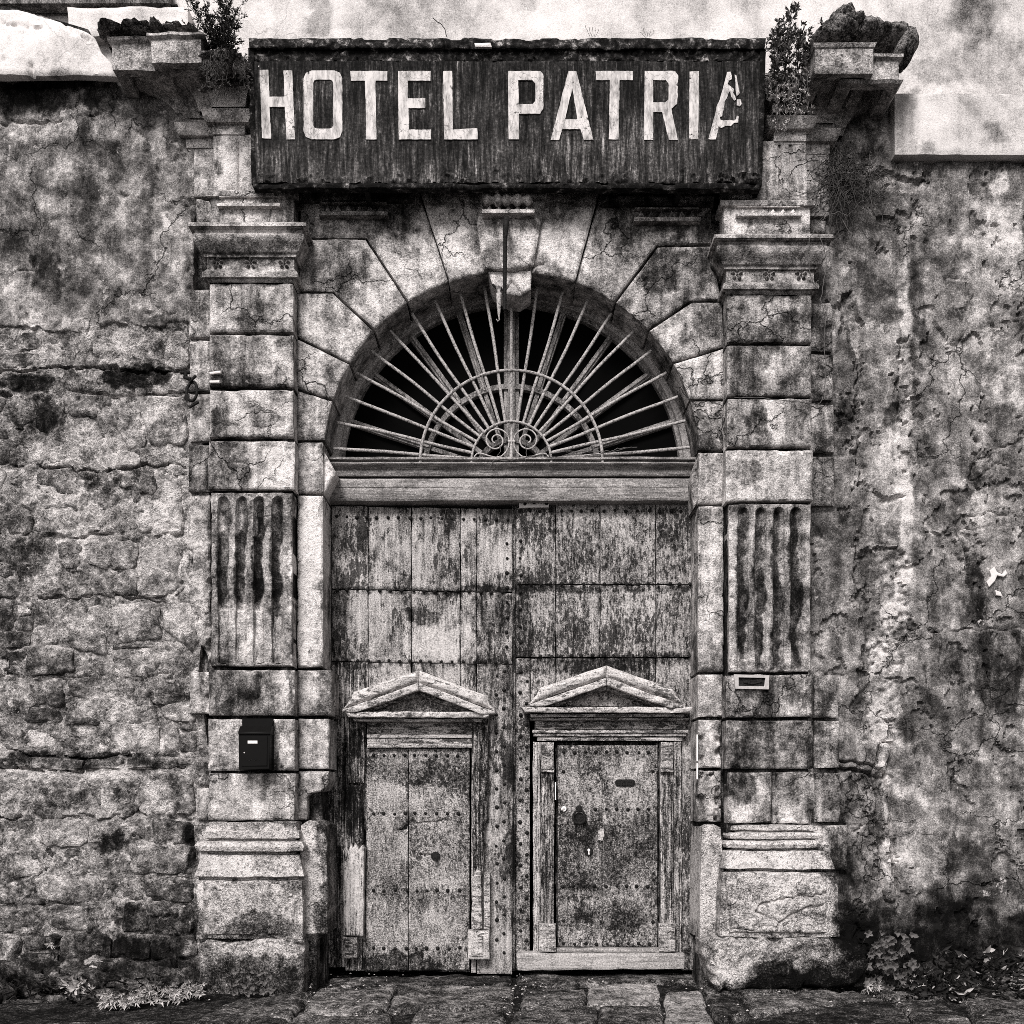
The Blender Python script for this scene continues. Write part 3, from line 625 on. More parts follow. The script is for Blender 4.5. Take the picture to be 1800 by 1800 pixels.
def rw_base(px, py):
    h = .016 * fbm(px / 160, py / 160, 4, 80) + .007 * fbm(px / 24, py / 24, 4, 81, .6)
    wx = px + 9 * fbm(px / 15, py / 15, 4, 82); wy = py + 9 * fbm(px / 15, py / 15, 4, 83)
    for P in peel:
        s, _, _ = sdpoly(wx, wy, P)
        h = h + sstep(-1, 2.5, s) * (-.045 + .02 * fbm(px / 8, py / 8, 3, 84))
    s = fbm(px / 42, py / 55, 5, 86, .6)
    h = h - .03 * sstep(.33, .37, s)
    for pts, wd, hi in ridge:
        d = polydist(px + (wx - px) * .35, py + (wy - py) * .3, pts); h = h + hi * np.exp(-(d / wd) ** 4) - .07 * np.exp(-((d - wd * 1.4) / 2.6) ** 2)
    for a, b, r in holes_:
        h = h - .03 * np.exp(-(((px - a) ** 2 + (py - b) ** 2) / r ** 2) ** 2)
    d = np.abs(wx - 1593); m = sstep(420, 440, py) * (1 - sstep(1090, 1110, py))
    h = h + .012 * np.exp(-(d / 16) ** 6) * m
    lo = sstep(1520, 1700, py); h = h + lo * .03 * fbm(px / 22, py / 18, 4, 88)
    return h
relief('plaster_coat', pp([(1380,1762),(2060,1762),(2060,268),(1573,268),(1573,140),(1380,140)], 0), .0, .3, M_plas, rw, res=.0125, bev=0, amp=.004, fr=10, hfun=carve(RC, rw_base, 0.), warp=.003)
for P in ([(1740,1003),(1748,996),(1752,1006),(1762,1010),(1768,1002),(1771,1008),(1764,1014),(1752,1012),(1748,1022),(1738,1032),(1734,1024),(1742,1014)], [(1750,1038),(1760,1041),(1762,1048),(1752,1047)]):
    rel('paint_splash', P, -.03, .0, M_splash, rw, res=.008, bev=.002, amp=.004)
block('stone_band', 1573, 164, 2060, 271, -.10, .15, M_white, rw, res=.03, bev=.008, amp=.008, fr=2)
settle(rw)

# ------------------------------------------------------------------ upper wall
uw = thing('upper_wall', 'pale limewashed upper wall above the hotel sign and cornice', 'wall', (0, .3, Z(270)))
relief('wall_face', [(-6.6, Z(270, .2)), (6.6, Z(270, .2)), (6.6, 12.5), (-6.6, 12.5)], .2, .6, M_white, uw, res=.03, bev=0, amp=.02, fr=1.2, hfun=carve([([(465,0),(466,62)],1.2,.008)], None, .2))
V = []
relief('ledge_flashing', pp([(-260,134),(60,134),(140,133),(212,137),(196,112),(178,92),(166,66),(150,56),(110,40),(60,22),(20,15),(-260,12)], -.22), -.22, -.16, M_white, uw, res=.02, bev=.012, amp=.022, fr=2.5, tone0=.3,
       hfun=carve([([(0,40),(40,46),(75,50)],2,.03),([(50,14),(90,26),(125,50),(150,70)],3,.03),([(4,90),(10,112)],3,.03),([(55,115),(57,132)],3.5,.04)], lambda px, py: (.03 * sstep(20, 130, py)), -.22))
prism('ledge_core', pp([(-260,126),(190,126),(160,60),(100,42),(20,20),(-260,18)], -.1), -.155, .19, M_plas, uw, bev=0, tone=-1)  # dark tone stands in for the shade beneath the flashing
relief('ledge_flashing', pp([(120,60),(330,60),(330,12),(118,12)], .05), .05, .2, M_white, uw, res=.03, bev=.01, amp=.02, fr=3, tone0=.3)
box('gutter_edge', X(-260, .1), X(312, .1), .09, .19, Z(11, .1), Z(8, .1), M_irond, uw)
box('gutter_edge', X(-260, .1), X(300, .1), .05, .16, Z(6, .05), Z(-30, .05), M_fan, uw, tone=-.6)
settle(uw)

# ------------------------------------------------------------------ gateway
gw = thing('stone_gateway', 'monumental stone gateway with round arch, two banded pilasters and a broken cornice', 'gateway', (0, 0, 0))
CX, CY, R = 899, 806, 331
def arcpts(r, a0, a1, n, cx=CX, cy=CY):   # angle from the vertical, left negative
    return [(cx + r * math.sin(rad(a0 + (a1 - a0) * i / n)), cy - r * math.cos(rad(a0 + (a1 - a0) * i / n))) for i in range(n + 1)]
# core behind the dressed blocks
ring = arcpts(R + 4, -90, 90, 40)
outer = [(334,1745),(334,150),(1462,150),(1462,1745)]
core = [(564,1745)] + [(334,1745),(334,150),(1462,150),(1462,1745),(1230,1745)] + ring[::-1]
prism('core', pp([(564,1745)] + outer[0:1] + outer[1:3] + outer[3:] + [(1230,1745)] + ring[::-1] , 0.), .07, .4, M_dress, gw, bev=0, tone=-1.2)
# voussoirs
JL = [19.6, 33.4, 46.8, 59.3, 71.8, 84.5]
def onarc(a, r=R): return (CX + r * math.sin(rad(a)), CY - r * math.cos(rad(a)))
g2 = 2.2
def arcseg(a0, a1): return arcpts(R, a0, a1, 6)
def aoff(a, s, r=R): return a + s * math.degrees(g2 / r)
vl = [
 [(528,416),(528,337),(736,337)] + [onarc(-JL[0])] + arcseg(-JL[0] - .42, -JL[1] + .42)[1:] + [(644,416)],
 [(524,510),(528,420),(642,420)] + arcseg(-JL[1] - .42, -JL[2] + .42) + [(586,511)],
 [(521,590),(521,515),(584,515)] + arcseg(-JL[2] - .42, -JL[3] + .42),
 [(521,681),(521,595)] + arcseg(-JL[3] - .42, -JL[4] + .42),
 [(521,772),(521,686)] + arcseg(-JL[4] - .42, -JL[5] + .42) + [(568,772)],
]
vr = [
 [(1056,337),(1250,337),(1250,428),(1155,430)] + arcseg(JL[1] - .42, JL[0] + .42),
 [(1157,434),(1250,432),(1268,526),(1215,527)] + arcseg(JL[2] - .42, JL[1] + .42),
 [(1217,531),(1270,531),(1272,608)] + arcseg(JL[3] - .42, JL[2] + .42),
 [(1272,612),(1272,700)] + arcseg(JL[4] - .42, JL[3] + .42),
 [(1272,704),(1272,790),(1228,790)] + arcseg(JL[5] - .42, JL[4] + .42),
]
for P in vl + vr:
    P = pp(P, -.05)
    ar = sum(a[0] * b[1] - b[0] * a[1] for a, b in zip(P, P[1:] + P[:1]))
    if ar < 0: P = P[::-1]
    relief('voussoir', P, -.05, .41, M_dress, gw, res=.014, bev=.014, amp=.004, fr=4, chip=.008, warp=.002, tone0=random.uniform(-.15, .25))
key = rel('keystone', [(739,337),(1053,337),(1012,490)] + arcseg(JL[0] - .42, -JL[0] + .42) , -.09, .41, M_dress, gw, res=.014, bev=.016, amp=.006, fr=4, chip=.012, warp=.002, tone0=.3,
          hfun=carve([([(958,384),(985,375),(1010,362),(1030,365),(1050,352)],1.6,.02),([(840,395),(850,385),(900,392),(960,400),(985,380)],1.3,.012),([(930,478),(950,460),(955,452)],2,.03)], None, -.09))
rel('keystone_panel', [(848,337),(961,337),(938,462),(905,474),(850,470),(838,395)], -.15, -.05, M_dress, key, res=.014, bev=.012, amp=.006, fr=5, chip=.03, tone0=.1)
rel('keystone_console', [(858,476),(933,474),(934,508),(915,520),(893,516),(866,500)], -.10, .2, M_ring, key, res=.012, bev=.012, amp=.006, fr=8, tone0=1.2,
    hfun=lambda u, v, s: -.02 * (np.abs(np.abs(u - X(900, -.1)) * 1.1 + (v - Z(495, -.1))) < .012))
# scroll on the keystone
V, F = [], []; yS = -.27
prof = [0, .035, .05, .045, .03, .028, .05, .058, .05, .03, .045, .055, .045, .028, .028, .045, .058, .05, .03, .028, .045, .05, .035, 0]
tube([(X(848, yS) + (X(936, yS) - X(848, yS)) * i / 23, -.22, Z(346, yS) ) for i in range(24)], .05, 12, V, F, rs=[max(.004, p) for p in prof])
mesh('scroll', V, F, M_ring, key, [.5] * len(V), sharp=60)
def dentils(x0, x1, y0, y1, yf, n, parent, tone=0.):
    V, F = [], []; xa, xb, za, zb = X(x0, yf), X(x1, yf), Z(y1, yf), Z(y0, yf); dz = zb - za
    w_ = (xb - xa) / n
    for i in range(n):
        a = xa + i * w_; m = len(V)
        V += [(a, yf + .005, za + .22 * dz), (a + w_, yf + .005, za + .22 * dz), (a + w_ / 2, yf + .005, zb - .1 * dz), (a + w_ * .5, yf - .05, za + .3 * dz)]
        F += [[m, m + 1, m + 3], [m + 1, m + 2, m + 3], [m + 2, m, m + 3]]
    mesh('dentil_row', V, F, M_ring, parent, [tone] * len(V), sharp=20)
    box('fillet', xa - .01, xb + .01, yf - .02, yf + .06, zb - .08 * dz, zb, M_ring, parent, tone=tone)
    box('fillet', xa - .02, xb + .02, yf - .045, yf + .06, za, za + .24 * dz, M_ring, parent, tone=tone)
dentils(852, 935, 356, 379, -.2, 5, key, .3)
dentils(566, 678, 357, 383, -.08, 6, gw, -.3); dentils(1118, 1226, 367, 393, -.08, 6, gw, -.5)
box('fillet', X(528, -.1), X(736, -.1), -.1, .0, Z(352, -.1), Z(340, -.1), M_ring, gw, tone=-1); box('fillet', X(1058, -.1), X(1255, -.1), -.1, .0, Z(360, -.1), Z(346, -.1), M_ring, gw, tone=-1)

# jamb blocks
YJ = -.05
for x0, y0, x1, y1, kw in [(522,776,567,866,{}),(522,870,567,1173,dict(tone0=.2)),(522,1177,582,1258,{}),(524,1263,578,1352,{}),
                           (1228,794,1272,884,{}),(1228,889,1272,1181,{}),(1228,1185,1270,1260,dict(tone0=.3)),(1228,1264,1268,1350,dict(chip=.06)),(1228,1354,1268,1445,dict(chip=.09,amp=.02))]:
    block('jamb_block', x0, y0, x1, y1, YJ, .41, M_dress, gw, res=.012, bev=.014, **{**dict(amp=.005, chip=.02), **kw})
rel('jamb_block', [(520,1440),(520,1356),(578,1356),(579,1372),(570,1390),(548,1394),(540,1400),(538,1440)], YJ, .30, M_dress, gw, res=.012, bev=.02, amp=.015, fr=9, chip=.04, tone0=.3)
# small broken impost mouldings at the springing
rel('impost_fragment', [(567,790),(580,812),(590,830),(583,845),(570,870),(566,850)], .0, .3, M_ring, gw, res=.01, bev=.02, amp=.02, fr=14, tone0=.7)
rel('impost_fragment', [(1228,798),(1216,840),(1218,870),(1222,890),(1230,880)], .0, .3, M_ring, gw, res=.01, bev=.02, amp=.015, fr=14, tone0=.2)

def flutes(cx, w_, top, bot, cab, dep):
    k = 1800 / (9 + dep)
    def f(u, v, sd):
        px = 900 + u * k; py = 1400 - (v - EYE) * k; h = np.zeros(u.shape)
        for c in cx:
            c = c + 1.2 * vn(py / 40, py * 0 + c, 8)
            dx = np.abs(px - c); r = w_ / 2
            dy = np.where(py < top + r, top + r - py, np.where(py > bot - 3, (py - bot + 3) * 3, 0))
            d = np.hypot(dx, dy)
            h = h - .055 * np.sqrt(np.clip(1 - (d / r) ** 2, 0, 1))
            cb = (py > cab) & (d < r * .8)
            h = np.where(cb & (d < r), h + (.040 if cab < 1075 else .018) * np.sqrt(np.clip(1 - (d / (r * .82)) ** 2, 0, 1)) * sstep(cab, cab + 5, py), h)
        return h
    return f
YP = -.22
def pilaster(side):
    L = side == 'L'
    if L: x0, x1 = 368, 515
    else: x0, x1 = 1279, 1427
    xa, xb = X(x0, YP), X(x1, YP)
    zt, zb = (495, 1760) if L else (515, 1760)
    root = box('pilaster', xa + .012, xb - .012, YP + .07, .02, Z(1745, YP), Z(340 if L else 355, YP), M_dress, gw, bev=0, tone=-1.5)
    if L: bl = [(496,583),(587,679),(684,768),(774,860)]; fl = (866, 1171); lo = [(1177,1258),(1263,1355),(1359,1443)]
    else: bl = [(516,601),(606,695),(700,785),(790,881)]; fl = (886, 1181); lo = [(1185,1261),(1266,1352)]
    Lcr = carve([([(368,568),(400,570),(440,575),(480,578),(515,563)],1.2,.01),([(368,752),(390,747),(410,743),(440,750),(470,754),(515,753)],1.3,.015),([(500,760),(480,800),(440,850)],.8,.004)], None, YP)
    for a, b in bl + lo:
        wgl = 2 if (a > 770 or b > 1200) else 0
        block('stone_block', x0 - wgl, a, x1 + wgl, b, YP, -.02, M_dress, root, res=.014, bev=.014, amp=.006, fr=4, chip=.015 if a < 1170 else .03, hfun=Lcr if L else None, tone0=random.uniform(-.3, .45))
    if not L:
        block('stone_block', 1281, 1357, 1356, 1447, YP, -.02, M_dress, root, res=.014, bev=.012, amp=.006, chip=.02)
        rel('stone_block', [(1359,1447),(1359,1357),(1433,1357),(1434,1420),(1424,1432),(1422,1447)], YP, -.02, M_dress, root, res=.014, bev=.014, amp=.006, chip=.04)
    cx = [392, 423.5, 455, 487] if L else [1306, 1337, 1369, 1400.5]
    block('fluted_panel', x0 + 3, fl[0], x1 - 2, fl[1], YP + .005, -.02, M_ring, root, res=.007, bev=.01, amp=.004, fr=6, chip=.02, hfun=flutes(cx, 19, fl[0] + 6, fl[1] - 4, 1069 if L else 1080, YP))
    # capital
    off = 0 if L else 21
    cp = [(0,497),(.018,492),(.02,490),(.045,487),(.05,482),(.045,478),(.02,475),(.014,473),(.014,454),(.035,452),(.04,447),(.055,444),(.062,441),(.075,434),(.105,424),(.115,419),(.115,412),(.095,410),(.1,404),(.12,401),(.125,399),(.14,397),(.14,391),(.0,390)]
    umould('capital', xa, xb, YP, -.0, [(p, Z(y_ + off, YP - p)) for p, y_ in cp], M_ring, root, amp=.004)
    rx = [383, 441, 500] if L else [1295, 1352, 1408]
    for r in rx:
        V, F = [], []; yy = YP - .014
        cx_, cz_ = X(r, yy), Z(463 + off - (1 if not L else 0), yy)
        for i in range(5):
            a = i * 2 * math.pi / 5 + .3; m = len(V)
            ca, sa = math.cos(a), math.sin(a)
            ring_ = [(.012, 0, .01), (.03, -.016, .026), (.05, -.012, .034), (.055, .012, .034), (.03, .018, .026)]
            V.append((cx_ + .035 * ca, yy - .032, cz_ + .035 * sa))
            for q_, t_, h_ in ring_: V.append((cx_ + q_ * ca - t_ * sa, yy - .004, cz_ + q_ * sa + t_ * ca))
            F += [[m, m + 1 + j_, m + 1 + (j_ + 1) % 5] for j_ in range(5)]
        m = len(V); V.append((cx_, yy - .03, cz_)); V += [(cx_ + .012 * math.cos(j_), yy, cz_ + .012 * math.sin(j_)) for j_ in (0, 1.26, 2.5, 3.77, 5.0)]
        F += [[m, m + 1 + j_, m + 1 + (j_ + 1) % 5] for j_ in range(5)]
        mesh('rosette', V, F, M_ring, root, [-.5] * len(V), sharp=30)
    # frieze block over the capital
    f0, f1 = (335, 391) if L else (352, 412)
    fp = [(0, f1), (0, f0 + 14), (.012, f0 + 12), (.03, f0 + 9), (.035, f0 + 5), (.035, f0), (-.1, f0 - 1)]
    yF = -.2
    umould('frieze_block', X(370 if L else 1272, yF), X(516 if L else 1424, yF), yF, 0., [(p, Z(y_, yF - p)) for p, y_ in fp], M_dress, root, amp=.003)
    dentils(*( (388, 490, 347, 367) if L else (1297, 1403, 364, 384)), yF - .005, 6, root, .8)
    # base
    if L: bp = [(0,1444),(.015,1445),(.02,1450),(.02,1459),(.05,1462),(.05,1473),(.0,1475),(.0,1477),(.08,1480),(.10,1488),(.085,1496),(.0,1498),(.0,1500),(.05,1503),(.10,1541),(.03,1544),(.03,1546),(.08,1549),(.085,1600),(.085,1650)]
    else: bp = [(-.03,1449),(.02,1451),(.025,1459),(-.01,1461),(-.01,1462),(.05,1464),(.06,1469),(.05,1474),(.0,1475),(.0,1476),(.08,1479),(.10,1485),(.085,1491),(.02,1492),(.02,1494),(.09,1497),(.135,1527),(.05,1529),(.05,1531),(.13,1534),(.15,1560),(.155,1600),(.165,1647)]
    umould('base', X(368 if L else 1292, YP), X(518 if L else 1432, YP), YP, .0, [(p, Z(y_, YP - p)) for p, y_ in bp], M_base, root, amp=.011, step=.015)
    if L: block('base_face', 357, 1552, 516, 1644, -.325, -.2, M_base, root, res=.012, bev=.02, amp=.016, fr=8, chip=.03, tone0=.1)
    else:
        rel('base_face', [(1282,1640),(1278,1540),(1290,1533),(1448,1535),(1454,1560),(1452,1640)], -.405, -.2, M_base, root, res=.010, bev=.02, amp=.02, fr=7, chip=.03, tone0=.1,
            hfun=carve([([(1326,1600),(1340,1590),(1365,1585),(1400,1578),(1440,1574),(1452,1568)],2.2,.03),([(1326,1598),(1335,1610),(1350,1618),(1372,1622),(1400,1605),(1448,1590)],2.2,.03),([(1372,1622),(1366,1634)],1.6,.02),([(1285,1560),(1283,1600),(1285,1630),(1330,1634),(1372,1628)],1.6,.02)], None, -.4))
    if L: rel('plinth', [(348,1765),(350,1690),(346,1660),(360,1650),(400,1658),(440,1652),(533,1652),(532,1765)], -.34, .0, M_base, root, res=.014, bev=.05, amp=.045, fr=4, chip=.06, warp=.012)
    else: rel('plinth', [(1245,1690),(1238,1660),(1262,1648),(1340,1648),(1470,1650),(1520,1665),(1528,1700),(1505,1735),(1260,1745),(1250,1720)], -.44, .0, M_base, root, res=.014, bev=.07, amp=.06, fr=4, chip=.08, warp=.015)
    return root
pilaster('L'); pilaster('R')
# bases of the jambs
def jb(x0, x1, yf, pr): umould('jamb_base', X(x0, yf), X(x1, yf), yf, .36, [(p, Z(y_, yf)) for p, y_ in pr], M_base, gw, amp=.016, step=.015, tone0=.2)
jb(537, 567, -.13, [(-.03,1443),(.0,1446),(.03,1452),(.03,1470),(.05,1480),(.035,1500),(.05,1545),(.05,1640),(-.04,1652)])
jb(1238, 1262, -.14, [(-.03,1450),(.02,1455),(.03,1490),(.04,1540),(.045,1650)])
block('plinth', 530, 1648, 556, 1760, -.12, .34, M_base, gw, res=.014, bev=.03, amp=.03, tone0=-1); block('plinth', 1236, 1652, 1262, 1760, -.14, .34, M_base, gw, res=.014, bev=.03, amp=.03, tone0=-.4)
# narrow quoin strips outside the pilasters
YQ = -.07
for x0, y0, x1, y1, kw in [(332,508,369,592,{}),(333,597,369,686,{}),(333,691,369,776,{}),(331,781,369,864,dict(tone0=-.3)),(345,1385,369,1442,{}),(342,1330,369,1380,dict(amp=.03,chip=.06)),(333,1180,369,1255,dict(amp=.03,chip=.06,tone0=.3)),
                           (1425,530,1463,618,dict(tone0=-.4)),(1425,622,1464,703,{}),(1425,709,1466,795,{}),(1425,801,1467,889,{}),(1432,1187,1475,1262,{}),(1432,1266,1476,1350,{}),(1432,1358,1478,1446,{}),(1448,1450,1490,1530,{}),
                           (345,348,372,390,dict(tone0=.2)),(1424,385,1452,408,dict(tone0=-.6))]:
    block('quoin_block', x0, y0, x1, y1, YQ, .05, M_dress, gw, res=.014, bev=.012, **{**dict(amp=.006, chip=.02), **kw})
rel('quoin_block', [(332,868),(369,868),(369,1172),(340,1100),(330,1050),(328,985),(326,900)], -.05, .05, M_rub, gw, res=.012, bev=.03, amp=.03, fr=8, chip=.05, tone0=.6)
rel('quoin_block', [(345,1450),(368,1450),(368,1650),(350,1660),(347,1560)], -.05, .05, M_rub, gw, res=.014, bev=.02, amp=.03, fr=8, tone0=-.6)
block('quoin_block', 340, 255, 376, 345, -.05, .05, M_dress, gw, res=.014, bev=.01, amp=.01); block('quoin_block', 1416, 268, 1458, 380, -.05, .05, M_dress, gw, res=.014, bev=.01, amp=.01, tone0=-.3)

# upper piers, entablature steps and broken cornice
def vgroove(c):
    k = 1800 / (9 - .15)
    def f(u, v, sd):
        px = 900 + u * k; py = 1400 - (v - EYE) * k; h = 0
        for a in c: h = h - .03 * np.clip(1 - np.abs(px - a) / 3.2, 0, 1) * sstep(240, 256, py)
        return h
    return f
for L in (True, False):
    xs = (375, 520) if L else (1270, 1418); o = (0, 0) if L else (6, 10)
    yt = 236 if L else 246
    pr = block('upper_pier', xs[0], yt, xs[1], 338 if L else 352, -.15, .0, M_dress, gw, res=.012, bev=.008, amp=.004, chip=.02, hfun=vgroove([419] if L else [1350, 1371, 1390]), tone0=.1)
    e = 0 if L else 12
    low = [(0,242),(.0,238),(.012,236),(.012,220),(.02,218),(.055,214),(.075,206),(.085,196),(.09,191),(-.04,189)]
    cy = [(.02,190),(.024,184),(.035,172),(.06,160),(.10,150),(.15,142),(.16,138),(.18,137),(.18,133)]
    for (xa, xb, yf, dy, sc, fs) in ([(377, 428, -.15, 0, 1.0, 1), (356, 420, -.10, 10, 1.3, .8), (330, 415, -.05, 24, 2.0, .6), (338, 410, -.02, 50, 3.0, .35)] if L else [(1362, 1414, -.15, 12, 1.0, 1), (1370, 1426, -.10, 16, 1.3, .8), (1370, 1455, -.05, 34, 1.9, .6), (1370, 1470, -.02, 60, 2.6, .35)]):
        if sc in (1.0, 2.0, 1.9): umould('architrave_moulding', X(xa, yf), X(xb, yf), yf, .05, [(p, Z(y_ + dy, yf - p)) for p, y_ in low], M_cor, gw, tone0=1.0 if dy < 20 else .3, amp=.002)
        ztop = 7.795 if L else 7.725; z0 = Z(190 + dy * .85, yf)
        cy_ = [(p, z0 + (ztop - z0) * (190 - y_) / 57) for p, y_ in cy]
        umould('entablature', X(xa, yf), X(xb, yf), yf, .05, [(p * sc, z) for p, z in cy_], M_cor, gw, tone0=1.5 if sc < 1.5 else 1.2 if sc < 2.5 else .3, amp=.003, fs=fs)
    # corona and soffit
    if L:
        umould('cornice', X(258, -.57) + .03, X(352, -.57), -.54, .1, [(-.42, 7.80), (-.12, 7.80), (-.10, 7.79), (-.095, 7.67), (-.03, 7.665), (0, 7.665), (0, 7.68), (0, 7.85), (.03, 7.865), (.03, 7.89), (-.3, 7.90)], M_cor, gw, amp=.014, tone0=.0, tcall=False)
        umould('cornice', X(189, -.47) + .03, X(352, -.47), -.44, .1, [(-.42, 7.80), (-.12, 7.80), (-.10, 7.79), (-.095, 7.68), (-.03, 7.675), (0, 7.675), (0, 7.69), (0, 7.88), (.03, 7.90), (.03, 7.925), (-.3, 7.93)], M_cor, gw, amp=.014, tone0=.1, tcall=False)
        umould('cornice', X(352, -.47), X(436, -.2), -.26, .1, [(-.40, 7.80), (-.09, 7.80), (-.08, 7.69), (0, 7.70), (0, 7.73), (-.05, 7.74), (-.3, 7.75)], M_cor, gw, amp=.03, tone0=-1, tcall=False)
    else:
        umould('cornice', X(1431, -.57), X(1538, -.57), -.57, .1, [(-.40, 7.73), (-.13, 7.73), (-.11, 7.72), (-.10, 7.575), (-.04, 7.56), (-.012, 7.56), (0, 7.58), (0, 7.60), (-.01, 7.605), (-.01, 7.765), (.0, 7.77), (.012, 7.80), (-.3, 7.81)], M_cor, gw, amp=.004, tone0=.1, tcall=False)
        umould('cornice', X(1480, -.47), X(1583, -.47), -.47, .1, [(-.44, 7.73), (-.13, 7.73), (-.11, 7.72), (-.10, 7.555), (-.04, 7.54), (0, 7.54), (.02, 7.56), (-.01, 7.575), (-.01, 7.735), (.02, 7.75), (.02, 7.775), (-.3, 7.79)], M_cor, gw, amp=.006, tone0=-.1, tcall=False)
        umould('cornice', X(1352, -.3), X(1440, -.3), -.22, .1, [(-.2, 7.56), (0, 7.58), (.0, 7.66), (-.2, 7.70)], M_cor, gw, amp=.04, tone0=-.8, tcall=False)
def blob(cx, cy, cz, rx, ry, rz, V, F, s, amp=.25, n=36):
    m = len(V); st = []
    th = np.linspace(0, math.pi, n // 2 + 1); ph = np.linspace(0, 2 * math.pi, n, endpoint=False)
    T, Pn = np.meshgrid(th, ph, indexing='ij')
    x = np.sin(T) * np.cos(Pn); y_ = np.sin(T) * np.sin(Pn); z = np.cos(T)
    k = 1 + amp * fbm(x * 2 + s, z * 2 + y_ * 2, 5, s, .65)
    P = np.stack([cx + rx * x * k, cy + ry * y_ * k, cz + rz * z * k], -1)
    V += [tuple(q) for q in P.reshape(-1, 3)]
    R_, C_ = T.shape
    for i in range(R_ - 1):
        for j in range(C_):
            j2 = (j + 1) % C_; F.append([m + i * C_ + j, m + i * C_ + j2, m + (i + 1) * C_ + j2, m + (i + 1) * C_ + j])
V, F = [], []
for i, (a, b, rx, rz) in enumerate([(1485,55,.19,.13),(1455,68,.13,.09),(1440,76,.08,.07),(1520,62,.16,.11),(1478,42,.12,.10),(1500,50,.11,.08),(1545,68,.11,.08),(1570,68,.13,.10),(1590,82,.10,.12),(1583,100,.09,.12)]):
    yy = -.4 if a < 1545 else -.34
    blob(X(a, yy), yy, Z(b, yy), rx * .9, .17, rz * .8, V, F, 7 * i + 3, .22, 44)
mesh('moss_crust', V, F, M_moss, gw, [1.0] * len(V), sharp=80)
V, F = [], []
for i, (a, b, rx, rz) in enumerate([(200,63,.12,.03),(250,64,.16,.035),(281,60,.07,.05),(310,64,.12,.03),(340,72,.1,.04),(390,112,.2,.05)]):
    blob(X(a, -.42), -.4, Z(b, -.42), rx, .18, rz, V, F, 9 * i + 1, .4)
mesh('moss_crust', V, F, M_moss, gw, [1.0] * len(V), sharp=80)
# the arch opening: dark room behind
rm = thing('dark_passage', 'unlit black room seen through the fanlight behind the gate', 'room', (0, 2, 0))
V = [(-1.9, .52, -.2), (1.9, .52, -.2), (1.9, 4, -.2), (-1.9, 4, -.2), (-1.9, .52, 6.6), (1.9, .52, 6.6), (1.9, 4, 6.6), (-1.9, 4, 6.6)]
mesh('room_shell', V, [[2, 3, 7, 6], [0, 3, 7, 4], [1, 2, 6, 5], [4, 5, 6, 7], [0, 1, 2, 3]], M_black, rm)
settle(rm); settle(gw)

# ------------------------------------------------------------------ transom beam and fanlight
tb = thing('transom_beam', 'heavy moulded wooden transom beam between the fanlight and the gate leaves', 'beam', (0, .3, Z(880, .25)))
def rail(name, x0, x1, prof, mat, parent, tone=0., amp=.003, yb=.45):
    n = int((x1 - x0) / .03); rows = []
    for yy, z in prof:
        rows.append([(x0 + (x1 - x0) * i / n, yy, z) for i in range(n + 1)])
    A = np.array(rows); A[..., 2] += amp * fbm(A[..., 0] * 3, A[..., 2] * 5, 3, 5); A[..., 1] += amp * fbm(A[..., 0] * 9, A[..., 2] * 9, 3, 6)
    Rr, C, _ = A.shape; i = np.arange(Rr * C).reshape(Rr, C)
    q = np.stack([i[:-1, :-1], i[:-1, 1:], i[1:, 1:], i[1:, :-1]], -1).reshape(-1, 4).tolist()
    q.append(list(range(0, Rr * C, C))); q.append(list(range(C - 1, Rr * C, C))[::-1])
    return mesh(name, A.reshape(-1, 3), q, mat, parent, [tone] * (Rr * C), sharp=35)
rail('beam_board', X(578, .2), X(1228, .2), [(.5, Z(881, .2)), (.215, Z(879, .2)), (.205, Z(876, .2)), (.2, Z(858, .2)), (.205, Z(857, .2)), (.2, Z(856, .2)), (.2, Z(843, .2)), (.215, Z(840, .2)), (.4, Z(839, .2))], M_beam, tb, .6)
mo = [(.42, Z(838, .2)), (.19, Z(837, .2)), (.18, Z(834, .2)), (.18, Z(827, .2)), (.165, Z(824, .2))] + [(.165 - .045 * math.sin(i / 6 * math.pi), Z(824 - 10 * i / 6, .2)) for i in range(1, 6)] + [(.16, Z(813, .2)), (.12, Z(812, .2)), (.12, Z(808, .2)), (.45, Z(805, .2))]
rail('beam_moulding', X(582, .2), X(1224, .2), mo, M_beam, tb, .4)
settle(tb)

fl = thing('fanlight', 'half-round wooden fanlight frame with sun-ray glazing bars under the arch', 'window', (0, .4, Z(810, .4)))
YW = .41
def ringpoly(r0, r1, y, cx=CX, cy=CY, a0=-90, a1=90, n=40):   # radii in metres about the arch centre
    c = (X(CX, 0), Z(CY, 0))
    f = lambda r, a: (c[0] + r * math.sin(rad(a)), c[1] + r * math.cos(rad(a)))
    return [f(r1, a0 + (a1 - a0) * i / n) for i in range(n + 1)] + [f(r0, a1 - (a1 - a0) * i / n) for i in range(n + 1)]
ctr = (X(CX, 0), Z(CY, 0))
prism('frame', ringpoly(1.585, 1.66, YW, n=48), YW - .04, .52, M_fan, fl, tone=1.2)
prism('frame', ringpoly(1.55, 1.59, YW, n=48), YW + .01, .5, M_fan, fl, tone=.3)
def raybar(a, r0, r1, hw, yf, yb, name, mat, parent, tone=0.):
    s, c = math.sin(rad(a)), math.cos(rad(a)); q = lambda r, t: (ctr[0] + r * s + t * c, ctr[1] + r * c - t * s)
    o = prism(name, [q(r0, -hw), q(r0, hw), q(r1, hw), q(r1, -hw)][::-1], yf, yb, mat, parent, bev=.003, tone=tone); return o
